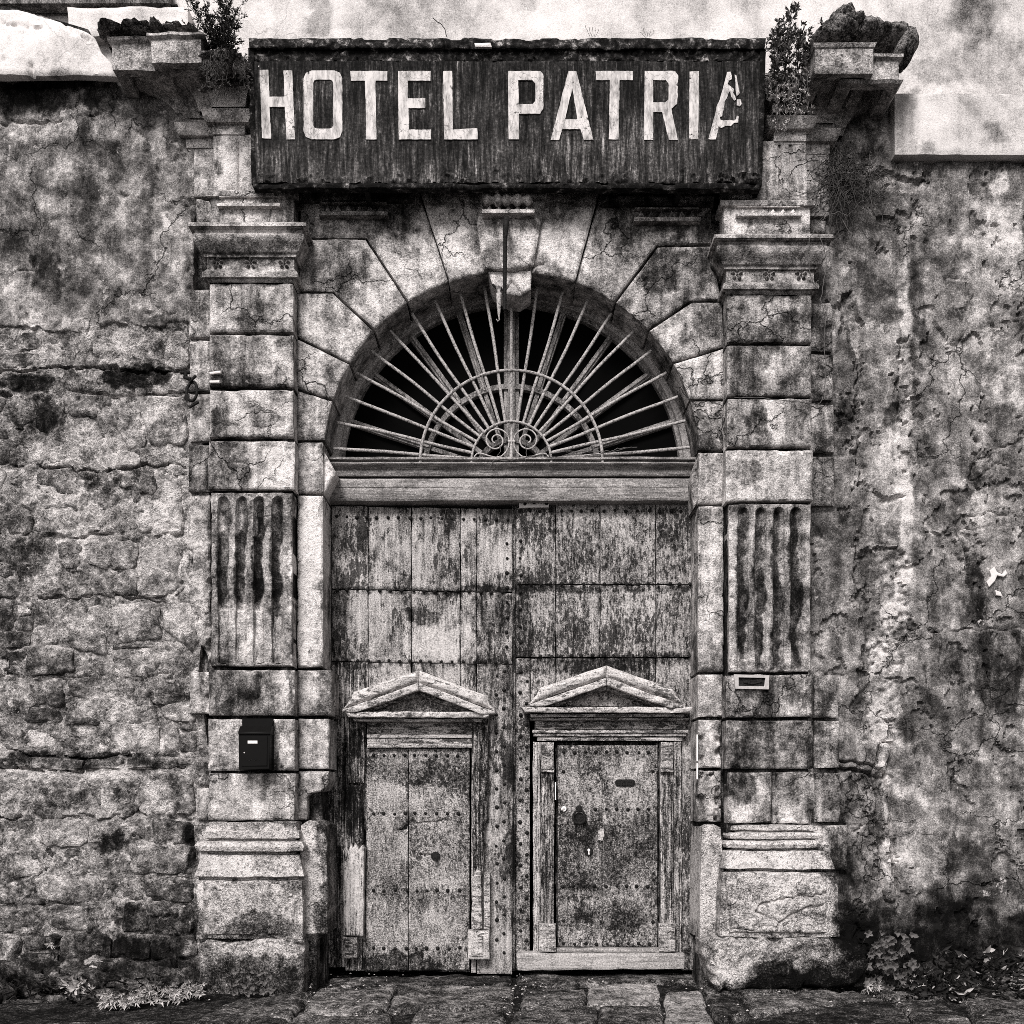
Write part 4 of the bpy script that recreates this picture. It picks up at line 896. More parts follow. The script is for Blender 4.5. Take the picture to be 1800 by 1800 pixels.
for a in (-72, -54, -36, -18, 18, 36, 54, 72):
    m_ = raybar(a, .80, 1.56, .028, YW + .02, .5, 'glazing_bar', M_fan, fl, .4)
    raybar(a, .80, 1.55, .010, YW + .0, YW + .03, 'bead', M_fan, m_, .6)
    raybar(a, .3, .78, .02, YW + .03, .5, 'glazing_bar', M_fan, fl, 0)
raybar(0, 0, 1.56, .07, YW + .03, .5, 'centre_post', M_fan, fl, .2); raybar(0, 0, 1.56, .03, YW + .0, YW + .04, 'bead', M_fan, fl, .5)
prism('inner_ring', ringpoly(.78, .83, YW, n=36), YW + .01, .5, M_fan, fl); prism('inner_ring', ringpoly(.29, .34, YW, n=24), YW + .01, .5, M_fan, fl)
prism('glazing', ringpoly(.3, 1.56, YW, n=40), .485, .49, M_black, fl, bev=0)
settle(fl)

YI = .16
gr = thing('iron_grille', 'sunburst iron grille of thin radial bars with two scrolls, fixed before the fanlight', 'grille', (0, YI, Z(808, YI)))
gc = (X(899, YI), Z(812, YI)); u_ = 9.16 / 1800
def gpt(r, a, dy=0.): return (gc[0] + r * u_ * math.sin(rad(a)), YI + dy, gc[1] + r * u_ * math.cos(rad(a)))
random.seed(4)
for i in range(-10, 11):
    a = i * 8.55; ro = 314
    if i == 0: ro = 315
    w1 = random.uniform(-.4, .4)
    pts = [gpt(68 + (ro - 68) * t / 8, a + w1 * math.sin(t), .0) for t in range(9)]
    V, F = tube(pts, .0145, 7); mesh('bar', V, F, M_iron, gr, sharp=70)
for r_, t_, nm in ((160, .014, 'hoop'), (70, .011, 'hoop')):
    V, F = tube([gpt(r_, -92 + 184 * t / 60, -.016) for t in range(61)], t_, 8); mesh(nm, V, F, M_iron, gr, sharp=70)
def gl(px, py): return (X(px, YI), YI - .012, Z(py, YI))
def spiral(cx, cy, r0, r1, a0, a1, n=44):
    return [(cx + (r0 + (r1 - r0) * (i / n) ** 1) * math.cos(rad(a0 + (a1 - a0) * i / n)), cy - (r0 + (r1 - r0) * i / n) * math.sin(rad(a0 + (a1 - a0) * i / n))) for i in range(n + 1)]
for s in (-1, 1):
    mx = 899
    sp = [(mx + s * 4, 777), (mx + s * 5, 770), (mx + s * 9, 762)]
    sp += [(mx + s * (26 - x), y_) for x, y_ in []]
    c0 = spiral(0, 0, 22, 4.5, 20, 20 + 590, 60)
    sp += [(mx + s * (27 - p[0] * 1.0), 775 + p[1]) for p in c0]
    V, F = tube([gl(a, b) for a, b in sp], .007, 6); mesh('scroll', V, F, M_scroll, gr, sharp=70)
    lo = [(mx + s * 4, 779), (mx + s * 5, 786), (mx + s * 10, 796), (mx + s * 18, 803), (mx + s * 28, 805), (mx + s * 40, 802), (mx + s * 52, 798), (mx + s * 60, 798), (mx + s * 65, 803), (mx + s * 64, 808), (mx + s * 58, 809), (mx + s * 56, 805)]
    V, F = tube([gl(a, b) for a, b in lo], .007, 6); mesh('scroll', V, F, M_scroll, gr, sharp=70)
V, F = tube([gl(899, y_) for y_ in (812, 790, 778, 772, 760, 751)], .01, 8, rs=[.014, .014, .01, .013, .009, .001]); mesh('spear', V, F, M_scroll, gr, sharp=60)
V, F = tube([gl(893, 777), gl(905, 777)], .011, 8); mesh('collar', V, F, M_scroll, gr, sharp=60)
settle(gr)
tw = thing('wire_scrap', 'loose wire twisted along the foot of the iron grille on the right', 'wire', (X(1040), YI - .03, Z(800, YI)))
def wig(pts, y_, r, name, mat, parent, am=1.5, n=5):
    P = []
    for (a, b), (c, d) in zip(pts[:-1], pts[1:]):
        for i in range(n): P.append((a + (c - a) * i / n + random.uniform(-am, am), b + (d - b) * i / n + random.uniform(-am, am)))
    P.append(pts[-1]); V, F = tube([(X(a, y_), y_ + random.uniform(-.004, .004), Z(b, y_)) for a, b in P], r, 5)
    return mesh(name, V, F, mat, parent, sharp=80)
wig([(858,825),(870,808),(900,809),(950,800),(1000,793),(1060,795),(1090,788),(1120,786)], YI - .04, .004, 'strand', M_stemd, tw)
wig([(872,807),(880,792),(878,780)], YI - .04, .003, 'strand', M_stemd, tw); wig([(985,790),(1010,799),(1050,800),(1110,786)], YI - .05, .003, 'strand', M_stemd, tw)
wig([(925,808),(924,780)], YI - .04, .003, 'strand', M_stemd, tw)
settle(tw)

# ------------------------------------------------------------------ gate leaves
YG = .33
rv_me = None
def rivet(px, py, y_, parent, r=.016, mat=None):
    global rv_me
    if rv_me is None:
        V, F = [], []; n = 7
        for j, (rr, dy) in enumerate([(1.15, .0), (1, -.35), (.7, -.75), (.3, -.95)]):
            for i in range(n): a = i * 2 * math.pi / n; V.append((rr * r * math.cos(a), dy * r, rr * r * math.sin(a)))
        for j in range(3):
            for i in range(n): i2 = (i + 1) % n; F.append([j * n + i, j * n + i2, (j + 1) * n + i2, (j + 1) * n + i])
        F.append([3 * n + i for i in range(n)])
        o = mesh('rivet', V, F, M_rivet, parent, sharp=80); rv_me = o.data
    else:
        o = bpy.data.objects.new('rivet', rv_me); scn.collection.objects.link(o); o.parent = parent
    s = random.uniform(.75, 1.1); o.scale = (s, s, s); o.location = (X(px, y_) + random.uniform(-.005, .005), y_, Z(py, y_) + random.uniform(-.006, .006))
    return o
def vplank(x0, y0, x1, y1, yf, mat, parent, th=.05, name='plank', **k):
    return block(name, x0, y0, x1, y1, yf, yf + th, mat, parent, **{**dict(res=.014, bev=.006, amp=.004, fr=5, warp=.0025, chip=.0), **k})
random.seed(12)
gaps = .8
# left leaf
gl_ = thing('gate_leaf', 'left wooden gate leaf, sagging below the transom, its lower board blackened and frame splintered', 'gate', (X(740, YG), YG, Z(1712, YG)))
def leaf_rows(xs, ys, mat, root, tilt):
    for j, (a, b) in enumerate(zip(ys[:-1], ys[1:])):
        for i, (c, d) in enumerate(zip(xs[:-1], xs[1:])):
            yo = YG + (.012 * j) + random.uniform(-.003, .003)
            P = [(c + gaps, b - 1.5 + tilt(c)), (d - gaps, b - 1.5 + tilt(d)), (d - gaps, a + tilt(d)), (c + gaps, a + tilt(c))]
            relief('plank', pp(P, yo), yo, yo + .05, mat, root, res=.014, bev=.006, amp=.005, fr=5, warp=.003, chip=.012, tone0=random.uniform(-.25, .25))
tl = lambda x: 6 * (x - 582) / 320
leaf_rows([582, 647, 723, 809, 838, 901], [889, 1036, 1163], M_plank, gl_, tl)
for c, d, a, b in [(582,647,1164,1262),(647,723,1164,1262),(723,809,1164,1262),(809,838,1164,1262),(838,901,1164,1712),(556,606,1262,1700),(606,644,1262,1706),(828,838,1262,1710)]:
    vplank(c + gaps, a, d - gaps, b, YG + .024, M_plank if d > 700 and a < 1300 else M_oldw, gl_, tone0=-.2 if d < 650 and b > 1300 else 0)
for y_, t in ((908, 0), (1036, 0), (1160, 0)):
    x = 592
    while x < 898:
        rivet(x, y_ + tl(x) * .9, YG - .004, gl_); x += random.uniform(17, 20.5)
for y_ in np.arange(950, 1160, 26): rivet(891, y_ + 5, YG - .002, gl_)
for y_ in np.arange(1180, 1700, 33): rivet(886, y_, YG + .02, gl_); rivet(852 if y_ > 1655 else 873, y_ + 9, YG + .02, gl_)
# wicket in the left leaf
wl = block('wicket_door', 643, 1312, 826, 1708, YG + .02, YG + .06, M_oldw, gl_, res=.03, bev=0, tone0=-1.5)
for c, d in ((644, 717), (718.5, 825)):
    vplank(c, 1316, d, 1706, YG - .005, M_wick, wl, th=.03, chip=.012, res=.011, hfun=carve([([(705,1455),(725,1450),(790,1447)],1.5,.02),([(716,1470),(735,1500),(760,1505)],1.6,.018),([(740,1500),(810,1512)],1.2,.01),([(716,1458),(700,1458)],3,.02),([(645,1345),(820,1338)],1,.008),([(645,1358),(820,1352)],1,.008),([(660,1590),(680,1620),(700,1628),(770,1632)],.9,.006)], None, YG))
for y_ in (1328, 1430, 1565, 1667):
    x = 656
    while x < 822: rivet(x, y_, YG - .008, wl, mat=None); x += random.uniform(17.5, 20)
V, F = tube([(X(766, .32), .325, Z(1505, .32)), (X(766, .32), .31, Z(1505, .32))], .042, 16); mesh('lock_disc', V, F, M_irond, wl, sharp=40)
# lintel boards
for a, b, yo, t in [(1263,1268,.27,.3),(1269,1290,.315,.2),(1291,1297,.29,.6),(1298,1306,.30,.4),(1307,1314,.28,.5)]:
    block('lintel_board', 645, a, 829, b, yo, YG + .03, M_ped, gl_, res=.012, bev=.004, amp=.004, warp=.002, tone0=t - 1.0)
rel('broken_frame_post', [(604,1644),(603,1495),(608,1488),(612,1496),(616,1482),(620,1490),(624,1482),(630,1494),(636,1486),(640,1492),(638,1645)], .24, YG + .02, M_oldw, gl_, res=.01, bev=.008, amp=.008, fr=12, tone0=1.0)
rel('broken_frame_post', [(610,1380),(636,1380),(638,1482),(610,1490)], .29, YG + .02, M_oldw, gl_, res=.012, bev=.01, amp=.01, tone0=-1)
block('frame_post', 612, 1262, 640, 1376, .30, YG + .02, M_oldw, gl_, res=.012, bev=.006, amp=.008, tone0=-.6)
block('post_foot', 603, 1648, 628, 1684, .25, YG + .02, M_ped, gl_, res=.012, bev=.01, amp=.008, tone0=-1.0)
block('post_foot', 606, 1655, 620, 1678, .225, .25, M_ped, gl_, res=.012, bev=.01, amp=.005, tone0=-1.0)
rel('broken_frame_post', [(832,1560),(830,1450),(834,1262),(858,1262),(858,1430),(852,1452),(850,1520),(846,1562)], .29, YG + .02, M_oldw, gl_, res=.012, bev=.01, amp=.014, fr=10, tone0=-.2)
rel('broken_frame_post', [(829,1634),(830,1545),(838,1528),(846,1532),(848,1634)], .26, YG + .02, M_ped, gl_, res=.01, bev=.008, amp=.008, fr=12, tone0=-.6)
block('frame_post', 851, 1535, 861, 1634, .27, YG + .02, M_ped, gl_, res=.012, bev=.006, amp=.006, tone0=-.2)
block('post_foot', 823, 1637, 860, 1686, .235, YG + .02, M_ped, gl_, res=.012, bev=.01, amp=.008, tone0=-.3); block('post_foot', 828, 1645, 848, 1681, .215, .24, M_ped, gl_, res=.012, bev=.008, amp=.004, tone0=-.3)
def pediment(ax, ay, L1, L2, R1, R2, sh, root, t=0.):
    """open triangular pediment over a wicket; L1/R1 where the top moulding ends, L2/R2 the outer toe, sh = shelf (x0, x1, y)"""
    yb_ = YG + .02
    pd = rel('pediment', [(L2[0] + 40, L2[1] + 1), (R2[0] - 40, R2[1] + 1), (ax, ay + 26)], .29, yb_, M_wick, root, res=.012, bev=0, tone0=-.3)
    for s_, (e1, e2) in ((0, (L1, L2)), (1, (R1, R2))):
        k = 1 if s_ == 0 else -1; m = ax - k * .6
        rel('raking_board', [(m, ay), (m, ay + 21), (e2[0], e2[1] - 2), (e2[0] + k * 5, e2[1] - 8), (e1[0] - k * 6, e1[1] + 12), (e1[0], e1[1])], .13, yb_, M_ped, pd, res=.01, bev=.006, amp=.005, fr=9, warp=.003, tone0=t + .1, tcall=False, chip=.012,
            hfun=lambda u, v, sd: -.03 * sstep(.03, .0, sd))
        rel('raking_board', [(m, ay + 22), (m, ay + 35), (e2[0] + k * 27, e2[1] + 2), (e2[0] + k * 1, e2[1] + 2), (e2[0] + k * 1, e2[1] - 1)], .11, yb_, M_ped, pd, res=.01, bev=.005, amp=.005, fr=9, warp=.003, tone0=t - .1, tcall=False, chip=.015)
        rel('raking_board', [(m, ay + 37), (m, ay + 44), (e2[0] + k * 50, e2[1] + 2), (e2[0] + k * 31, e2[1] + 2)], .2, yb_, M_ped, pd, res=.01, bev=.005, amp=.004, tone0=t - 1.4, tcall=False)
    x0, x1, y0 = sh
    rel('base_shelf', [(x0, y0), (x1, y0), (x1 - 4, y0 + 10), (x0 + 6, y0 + 9)], .12, yb_, M_ped, pd, res=.01, bev=.005, amp=.005, fr=7, tone0=t - .1, tcall=False, chip=.02)
    rel('base_shelf', [(x0 + 14, y0 + 12), (x1 - 14, y0 + 12), (x1 - 16, y0 + 17), (x0 + 16, y0 + 17)], .19, yb_, M_ped, pd, res=.01, bev=.004, amp=.004, tone0=t - .5, tcall=False, chip=.01)
    return pd
pediment(736, 1178, (621,1215), (601,1249), (852,1221), (871,1252), (606, 862, 1251), gl_)
settle(gl_)
# right leaf
rv_me = None
gR = thing('gate_leaf', 'right wooden gate leaf with the framed wicket door, round knocker and letter slot', 'gate', (X(1060, YG), YG, Z(1706, YG)))
tr = lambda x: 0
leaf_rows([905, 977, 1055, 1153, 1221], [881, 1028, 1156], M_plankR, gR, tr)
for c, d, a, b in [(905,932,1157,1676),(932,977,1157,1262),(977,1055,1157,1262),(1055,1153,1157,1262),(1153,1221,1157,1262),(1198,1224,1263,1706),(905,932,1676,1706)]:
    vplank(c + gaps, a, d - gaps, b, YG + .02, M_plankR if d > 950 and a < 1300 else M_wick, gR, chip=.01)
rel('lower_board', [(908,1680),(912,1676),(1203,1676),(1203,1703),(1060,1705),(910,1706)], .22, YG + .04, M_beam, gR, res=.014, bev=.008, amp=.006, tone0=1.4, tcall=False)
for y_ in (898, 1026, 1153):
    x = 913
    while x < 1218: rivet(x, y_, YG - .006, gR); x += random.uniform(17, 20.5)
for y_ in np.arange(950, 1150, 30): rivet(915, y_, YG - .002, gR)
for y_ in np.arange(1180, 1670, 38): rivet(915, y_, YG + .016, gR); rivet(926, y_ + 18, YG + .016, gR)
block('meeting_strip', 900, 884, 905.5, 1706, .31, .40, M_oldw, gR, res=.02, bev=.004, amp=.004, tone0=-.8)
pediment(1066, 1169, (950,1208), (930,1239), (1183,1210), (1206,1242), (918, 1217, 1243), gR)
# entablature of the wicket frame
for a, b, yo, t, xa, xb in [(1262,1266,.24,.2,932,1212),(1267,1282,.30,-.2,940,1205),(1283,1288,.25,.4,936,1210),(1289,1294,.27,.2,938,1206),(1295,1302,.29,.1,944,1200)]:
    block('architrave_board', xa, a, xb, b, yo, YG + .03, M_ped, gR, res=.012, bev=.004, amp=.003, warp=.002, tone0=t - .9)
for a, b in [(951, 974), (1161, 1184)]:
    block('frame_post', a - 14 if a < 1000 else b + 1, 1304, a - 1 if a < 1000 else b + 14, 1674, .30, YG + .03, M_oldw, gR, res=.014, bev=.005, amp=.006, tone0=.1)
    post = block('frame_post', a, 1304, b, 1674, .28, YG + .03, M_oldw, gR, res=.014, bev=.006, amp=.006, tone0=-.3)
    block('post_capital', a + 1, 1305, b - 1, 1351, .255, .29, M_ped, post, res=.012, bev=.005, tone0=-1.1); block('capital_lip', a, 1353, b, 1357, .245, .29, M_ped, post, res=.012, bev=.004, tone0=-.9)
    block('post_foot', a - 3, 1624, b + 3, 1673, .235, .29, M_ped, post, res=.012, bev=.008, amp=.008, tone0=-.5)
wr = block('wicket_door', 977, 1305, 1158, 1668, YG + .035, YG + .06, M_oldw, gR, res=.03, bev=0, tone0=-1.5)
for c, d in ((980.5, 1058), (1059, 1155.5)): vplank(c, 1310, d, 1664, YG + .0, M_wick, wr, th=.04, res=.011, amp=.003, tone0=-.3)
block('threshold_strip', 978, 1667, 1159, 1674, .27, YG + .03, M_beam, gR, res=.014, bev=.004, tone0=.9)
for y_ in (1322, 1423, 1558, 1659):
    x = 990
    while x < 1152:
        if not (y_ == 1423 and 1000 < x < 1040): rivet(x, y_, YG - .003, wr)
        x += random.uniform(17.5, 20)
for y_ in (1356, 1620): rivet(990, y_, YG - .003, wr); rivet(1147, y_, YG - .003, wr)
yk = YG - .012
def disc(name, px, py, r, mat, parent, th=.012, y_=None, n=20):
    y_ = YG if y_ is None else y_
    V, F = tube([(X(px, y_), y_, Z(py, y_)), (X(px, y_), y_ - th * .8, Z(py, y_)), (X(px, y_), y_ - th, Z(py, y_))], r, n, rs=[r, r, r * .85]); return mesh(name, V, F, mat, parent, sharp=30)
disc('knocker_plate', 1018, 1421, .03, M_irond, wr); 
V, F = tube([(X(1018, yk) + .055 * math.sin(t * .3307), yk - .02, Z(1436, yk) + .06 * math.cos(t * .3307)) for t in range(20)], .012, 7, rs=[.008 + .007 * (1 - math.cos(t * .3307)) / 2 for t in range(20)]); mesh('knocker_ring', V, F, M_irond, wr, sharp=80)
disc('knocker_back', 1018, 1437, .045, M_irond, wr, .006)
disc('door_bell', 991, 1422, .024, M_lab, wr, .015); disc('bell_button', 991, 1422, .009, M_brass, wr, .02)
disc('escutcheon', 1035, 1497, .042, M_irond, wr, .01)
prism('keyhole', pp([(1033.6,1502),(1036.6,1502),(1035.8,1497),(1037.4,1495),(1037.2,1492.6),(1035,1491.6),(1033,1492.6),(1032.8,1495),(1034.4,1497)], YG - .015), YG - .014, YG - .010, M_lab, wr, bev=0)
def capsule(x0, x1, y0, y1):
    r = (y1 - y0) / 2; n = 6; my = (y0 + y1) / 2
    return [(x0 + r - r * math.cos(rad(-90 + 180 * i / n)), my + r * math.sin(rad(-90 + 180 * i / n))) for i in range(n + 1)] + [(x1 - r + r * math.cos(rad(-90 + 180 * i / n)), my - r * math.sin(rad(-90 + 180 * i / n))) for i in range(n + 1)]
def cc_(P):
    ar = sum(a[0] * b[1] - b[0] * a[1] for a, b in zip(P, P[1:] + P[:1])); return P if ar > 0 else P[::-1]
prism('letter_slot', cc_(pp(capsule(1081, 1117, 1370, 1382), YG - .01)), YG - .012, YG + .0, M_irond, wr, bev=.002)
for i in range(7): box('slot_bar', X(1084 + i * 4.6, YG - .014), X(1085.6 + i * 4.6, YG - .014), YG - .018, YG - .011, Z(1380, YG), Z(1372, YG), M_rivet, wr, bev=0)
prism('paper_scrap', cc_(pp([(1052,1460),(1061,1453),(1062,1468),(1059,1478),(1051,1476)], YG - .01)), YG - .008, YG - .003, M_ped, wr, bev=0, tone=-.3)
box('latch_plate', X(913, .29), X(965, .29), .29, .33, Z(892, .29), Z(879, .29), M_brass, gR, tone=0)
for px in (922, 940, 961): rivet(px, 885, .288, gR)
box('edge_wire', X(975.3, .3), X(977, .3), .27, .3, Z(1406, .3), Z(1375, .3), M_lab, gR, bev=0)
settle(gR)
# iron door stop strip on the left leaf's edge stays with the leaf; jamb pipe stub at the right
jp = thing('white_conduit_stub', 'short white conduit stub on the eroded right jamb by the gate', 'pipe', (X(1226, -.06), -.06, Z(1372)))
for a, b in ((1292, 1338), (1342, 1370)):
    V, F = tube([(X(1226, -.07), -.06, Z(a)), (X(1226, -.07), -.06, Z(b))], .008, 8); mesh('conduit', V, F, M_lab, jp, sharp=60)
settle(jp)

# ------------------------------------------------------------------ hotel sign
YS = -.33
sg = thing('hotel_sign', 'long dark streaked hotel signboard with white lettering above the arch', 'sign', (0, YS, Z(330, YS)))
def shf(u, v, sd):
    k = 1800 / (9 + YS); px = 900 + u * k; py = 1400 - (v - EYE) * k
    n = fbm(px / 9, py / 9, 4, 91, .6); e = sstep(296, 312, py + 12 * fbm(px / 40, py / 40, 3, 92))
    c = ((px > 1255) & (px < 1338)) * sstep(285, 305, py)
    return .02 * e * sstep(-.1, .5, n) + .002 * n + .02 * c * sstep(0, .5, n)
rel('board', [(440,107),(1343,107),(1336,322),(445,321)], YS, YS + .05, M_sign, sg, res=.014, bev=.004, amp=.004, fr=2, hfun=shf, tcall=False, warp=.001)
rel('upper_band', [(438,85),(1344,85),(1343,109),(440,109)], YS + .01, YS + .06, M_crust, sg, res=.012, bev=.004, amp=.006, tcall=False, hfun=lambda u, v, s: .02 * sstep(.1, .6, fbm(u * 20, v * 20, 4, 95, .6)))
rel('top_ledge', [(436,66),(1347,66),(1345,84),(438,83)], YS - .035, YS + .30, M_crust, sg, res=.012, bev=.008, amp=.006, tcall=False, tone0=.4, chip=.02)
rel('bottom_edge', [(444,321),(1337,322),(1337,331),(445,329)], YS - .02, YS + .06, M_crust, sg, res=.012, bev=.006, amp=.008, tcall=False, tone0=-.3, chip=.02)
rel('side_frame', [(436,84),(445,84),(450,322),(442,322)], YS - .012, YS + .28, M_crust, sg, res=.014, bev=.005, amp=.005, tcall=False, tone0=-.1)
rel('side_frame', [(1337,84),(1347,84),(1340,325),(1332,325)], YS - .012, YS + .28, M_crust, sg, res=.014, bev=.005, amp=.005, tcall=False, tone0=-.1)
rel('bare_patch', [(834,76),(862,74),(864,82),(836,82)], YS - .055, YS - .03, M_white, sg, res=.01, bev=.004, tone0=.5)
for a in (640, 1190): box('bracket_bar', X(a, -.3), X(a, -.3) + .04, -.30, .02, Z(338, -.3), Z(330, -.3), M_irond, sg)
T, B = 126, 246
def quadp(x0, y0, x1, y1): return [(x0, y0), (x1, y0), (x1, y1), (x0, y1)]
def octo(x0, y0, x1, y1, c): return [(x0 + c, y0), (x1 - c, y0), (x1 - c * .3, y0 + c * .3), (x1, y0 + c), (x1, y1 - c), (x1 - c * .3, y1 - c * .3), (x1 - c, y1), (x0 + c, y1), (x0 + c * .3, y1 - c * .3), (x0, y1 - c), (x0, y0 + c), (x0 + c * .3, y0 + c * .3)]
LET = [
 ('H', [[(457,124),(472,124),(474,171),(500,171),(499,125),(514,125),(519,246),(504,246),(501,189),(474,189),(477,245),(461,244)]], []),
 ('O', [octo(534,125,602,246,14)], [octo(551,141,586,227,6)]),
 ('T', [[(616,126),(681,126),(681,143),(660,143),(662,246),(644,246),(642,143),(617,143)]], []),
 ('E', [[(700,126),(757,126),(757,143),(717,143),(717,174),(748,174),(748,191),(718,191),(719,229),(758,229),(758,246),(701,246)]], []),
 ('L', [[(779,126),(795,126),(796,229),(839,226),(840,246),(781,246)]], []),
 ('P', [[(893,126),(950,126),(955,132),(955,192),(949,201),(912,201),(912,246),(894,246)]], [[(911,142),(936,142),(941,148),(941,179),(936,184),(912,184)]]),
 ('A', [[(999,126),(1013,126),(1043,247),(1026,247),(1020,228),(988,228),(983,247),(968,247)]], [[(1006,156),(1015,211),(993,211)]]),
 ('T', [[(1047,126),(1112,126),(1112,142),(1089,142),(1087,246),(1070,246),(1072,142),(1048,142)]], []),
 ('R', [[(1133,126),(1186,126),(1192,134),(1190,184),(1180,192),(1191,247),(1175,247),(1164,198),(1148,198),(1148,247),(1132,247)]], [[(1148,142),(1170,142),(1175,148),(1175,176),(1169,181),(1148,181)]]),
 ('I', [[(1212,127),(1228,126),(1227,246),(1211,246)]], []),
 ('A', [[(1278,128),(1284,127),(1286,134),(1286,140),(1281,143),(1279,149),(1284,153),(1290,158),(1288,164),(1292,170),(1293,176),(1290,178),(1285,171),(1283,160),(1280,166),(1277,174),(1273,180),(1273,184),(1271,195),(1269,205),(1265,207),(1266,212),(1272,213),(1282,212),(1290,213),(1294,210),(1295,204),(1298,206),(1297,216),(1290,217),(1284,223),(1276,222),(1268,226),(1263,224),(1258,246),(1245,246),(1257,200),(1260,186),(1265,176)]], []),
 ('A', [[(1291,132),(1294,134),(1296,146),(1300,165),(1295,170),(1293,160),(1293,148)]], []),
 ('A', [[(1295,176),(1302,176),(1303,184),(1300,188),(1295,186)]], []),
]
for ch, outs, holes in LET:
    sc_ = lambda P: [(X(a, YS), Z(b, YS)) for a, b in P]
    # refine the outline so that paint edges can be slightly uneven
    def rough(P, cw):
        Q = []
        P = sc_(P)
        ar = sum(a[0] * b[1] - b[0] * a[1] for a, b in zip(P, P[1:] + P[:1]))
        if (ar > 0) != cw: P = P[::-1]
        for (a, b), (c, d) in zip(P, P[1:] + P[:1]):
            n = max(1, int(math.hypot(c - a, d - b) / .02))
            for i in range(n): Q.append((a + (c - a) * i / n, b + (d - b) * i / n))
        A = np.array(Q); n1 = .0022 * fbm(A[:, 0] * 45, A[:, 1] * 45, 3, 3); n2 = .0022 * fbm(A[:, 0] * 45 + 9, A[:, 1] * 45, 3, 4)
        return [(a + p_, b + q_) for (a, b), p_, q_ in zip(Q, n1, n2)]
    prism('letter', rough(outs[0], True), YS - .009, YS + .004, M_let, sg, holes=[rough(h, False) for h in holes], bev=0, tone=.3)
settle(sg)

# ------------------------------------------------------------------ small fittings
YM = -.36
mb = thing('mailbox', 'small black wall letterbox with a white name card on the left pilaster', 'mailbox', (X(449, YM), -.24, Z(1353, YM)))
mx0, mx1 = X(421, YM), X(474, YM)
box('body', mx0, mx1, YM, -.23, Z(1352, YM), Z(1285, YM), M_box, mb, bev=.006)
def wedge(name, pr, x0, x1, mat, parent):
    n = len(pr); V = [(x0, a, b) for a, b in pr] + [(x1, a, b) for a, b in pr]
    F = [list(range(n))[::-1], [n + i for i in range(n)]] + [[i, (i + 1) % n, n + (i + 1) % n, n + i] for i in range(n)]
    o = mesh(name, V, F, mat, parent); b_ = o.modifiers.new('bevel', 'BEVEL'); b_.width = .004; b_.segments = 2; return o
wedge('hood', [(YM - .015, Z(1291, YM)), (YM - .015, Z(1287, YM)), (YM + .04, Z(1276, YM)), (-.23, Z(1274, YM)), (-.23, Z(1291, YM))], mx0 - .008, mx1 + .008, M_box, mb)
box('back_plate', mx0, mx1, -.262, -.232, Z(1280, -.25), Z(1264, -.25), M_box, mb)
box('door_panel', mx0 + .02, mx1 - .022, YM - .006, YM, Z(1346, YM), Z(1294, YM), M_box, mb, bev=.003)
box('name_card', X(436, YM), X(453, YM), YM - .011, YM - .006, Z(1307, YM), Z(1302, YM), M_lab, mb, bev=0)
V, F = tube([(X(430, YM), YM - .006, Z(1323, YM)), (X(430, YM), YM - .012, Z(1323, YM))], .006, 10); mesh('keyhole', V, F, M_brass, mb)
V, F = [], []
for s in (0, 1):
    a0, b0 = ((434, 1336), (448, 1336)) if s == 0 else ((444, 1336), (457, 1336))
    tube([(X(a0[0] + (b0[0] - a0[0]) * t / 6, YM), YM - .008, Z(1336 + 1.5 * math.sin(t * 1.05), YM)) for t in range(7)], .0015, 5, V, F)
mesh('posthorn_emblem', V, F, M_irond, mb)
settle(mb)
ms = thing('mail_slot_plate', 'pale metal letter plate with a dark torn slot set in the right pilaster', 'mail slot', (X(1321, YP), YP, Z(1212, YP)))
yl = YP - .012
prism('plate', cc_(pp([(1290,1186),(1352,1187),(1351,1212),(1292,1211)], yl)), yl - .012, yl + .02, M_brass, ms, holes=[pp([(1298,1191),(1298,1206),(1343,1207),(1345,1192)], yl)], bev=.002)
prism('slot_opening', cc_(pp([(1297,1190),(1346,1191),(1344,1208),(1298,1207)], yl)), yl + .008, yl + .02, M_irond, ms, bev=0)
prism('torn_flap', cc_(pp([(1305,1194),(1316,1197),(1338,1193),(1340,1199),(1322,1203),(1307,1200)], yl)), yl - .002, yl + .003, M_irond, ms, bev=0)
settle(ms)
lb = thing('lamp_hook_rod', 'rusty iron rod hanging down the keystone to a lamp hook', 'iron hook', (X(890, -.26), -.26, Z(545, -.26)))
yr = -.27
V, F = tube([(X(890, yr), -.15, Z(381, yr)), (X(890, yr), yr, Z(386, yr)), (X(889, yr), yr - .03, Z(402, yr)), (X(888, yr), yr, Z(420, yr)), (X(887, yr), yr, Z(545, yr))], .015, 9, rs=[.02, .028, .026, .018, .016]); mesh('rod', V, F, M_irond, lb, sharp=60)
V, F = tube([(X(886, yr), yr, Z(512, yr)), (X(880, yr), yr, Z(507, yr)), (X(872, yr), yr, Z(506, yr)), (X(866, yr), yr, Z(500, yr))], .01, 7); mesh('arm', V, F, M_irond, lb, sharp=60)
V, F = tube([(X(877, yr), yr, Z(y_, yr)) for y_ in (506, 512, 516, 535, 548, 556)] + [(X(878, yr), yr, Z(562, yr)), (X(875, yr), yr, Z(565, yr)), (X(872.5, yr), yr, Z(561, yr))], .02, 8, rs=[.03, .012, .024, .02, .014, .008, .006, .006, .004]); mesh('lamp_hook', V, F, M_iron, lb, sharp=60)
settle(lb)
ra = thing('iron_ring_anchor', 'rusty iron ring on a wedge anchor driven in beside the left pilaster', 'iron ring', (X(340, -.1), -.1, Z(700, -.1)))
ya = -.13
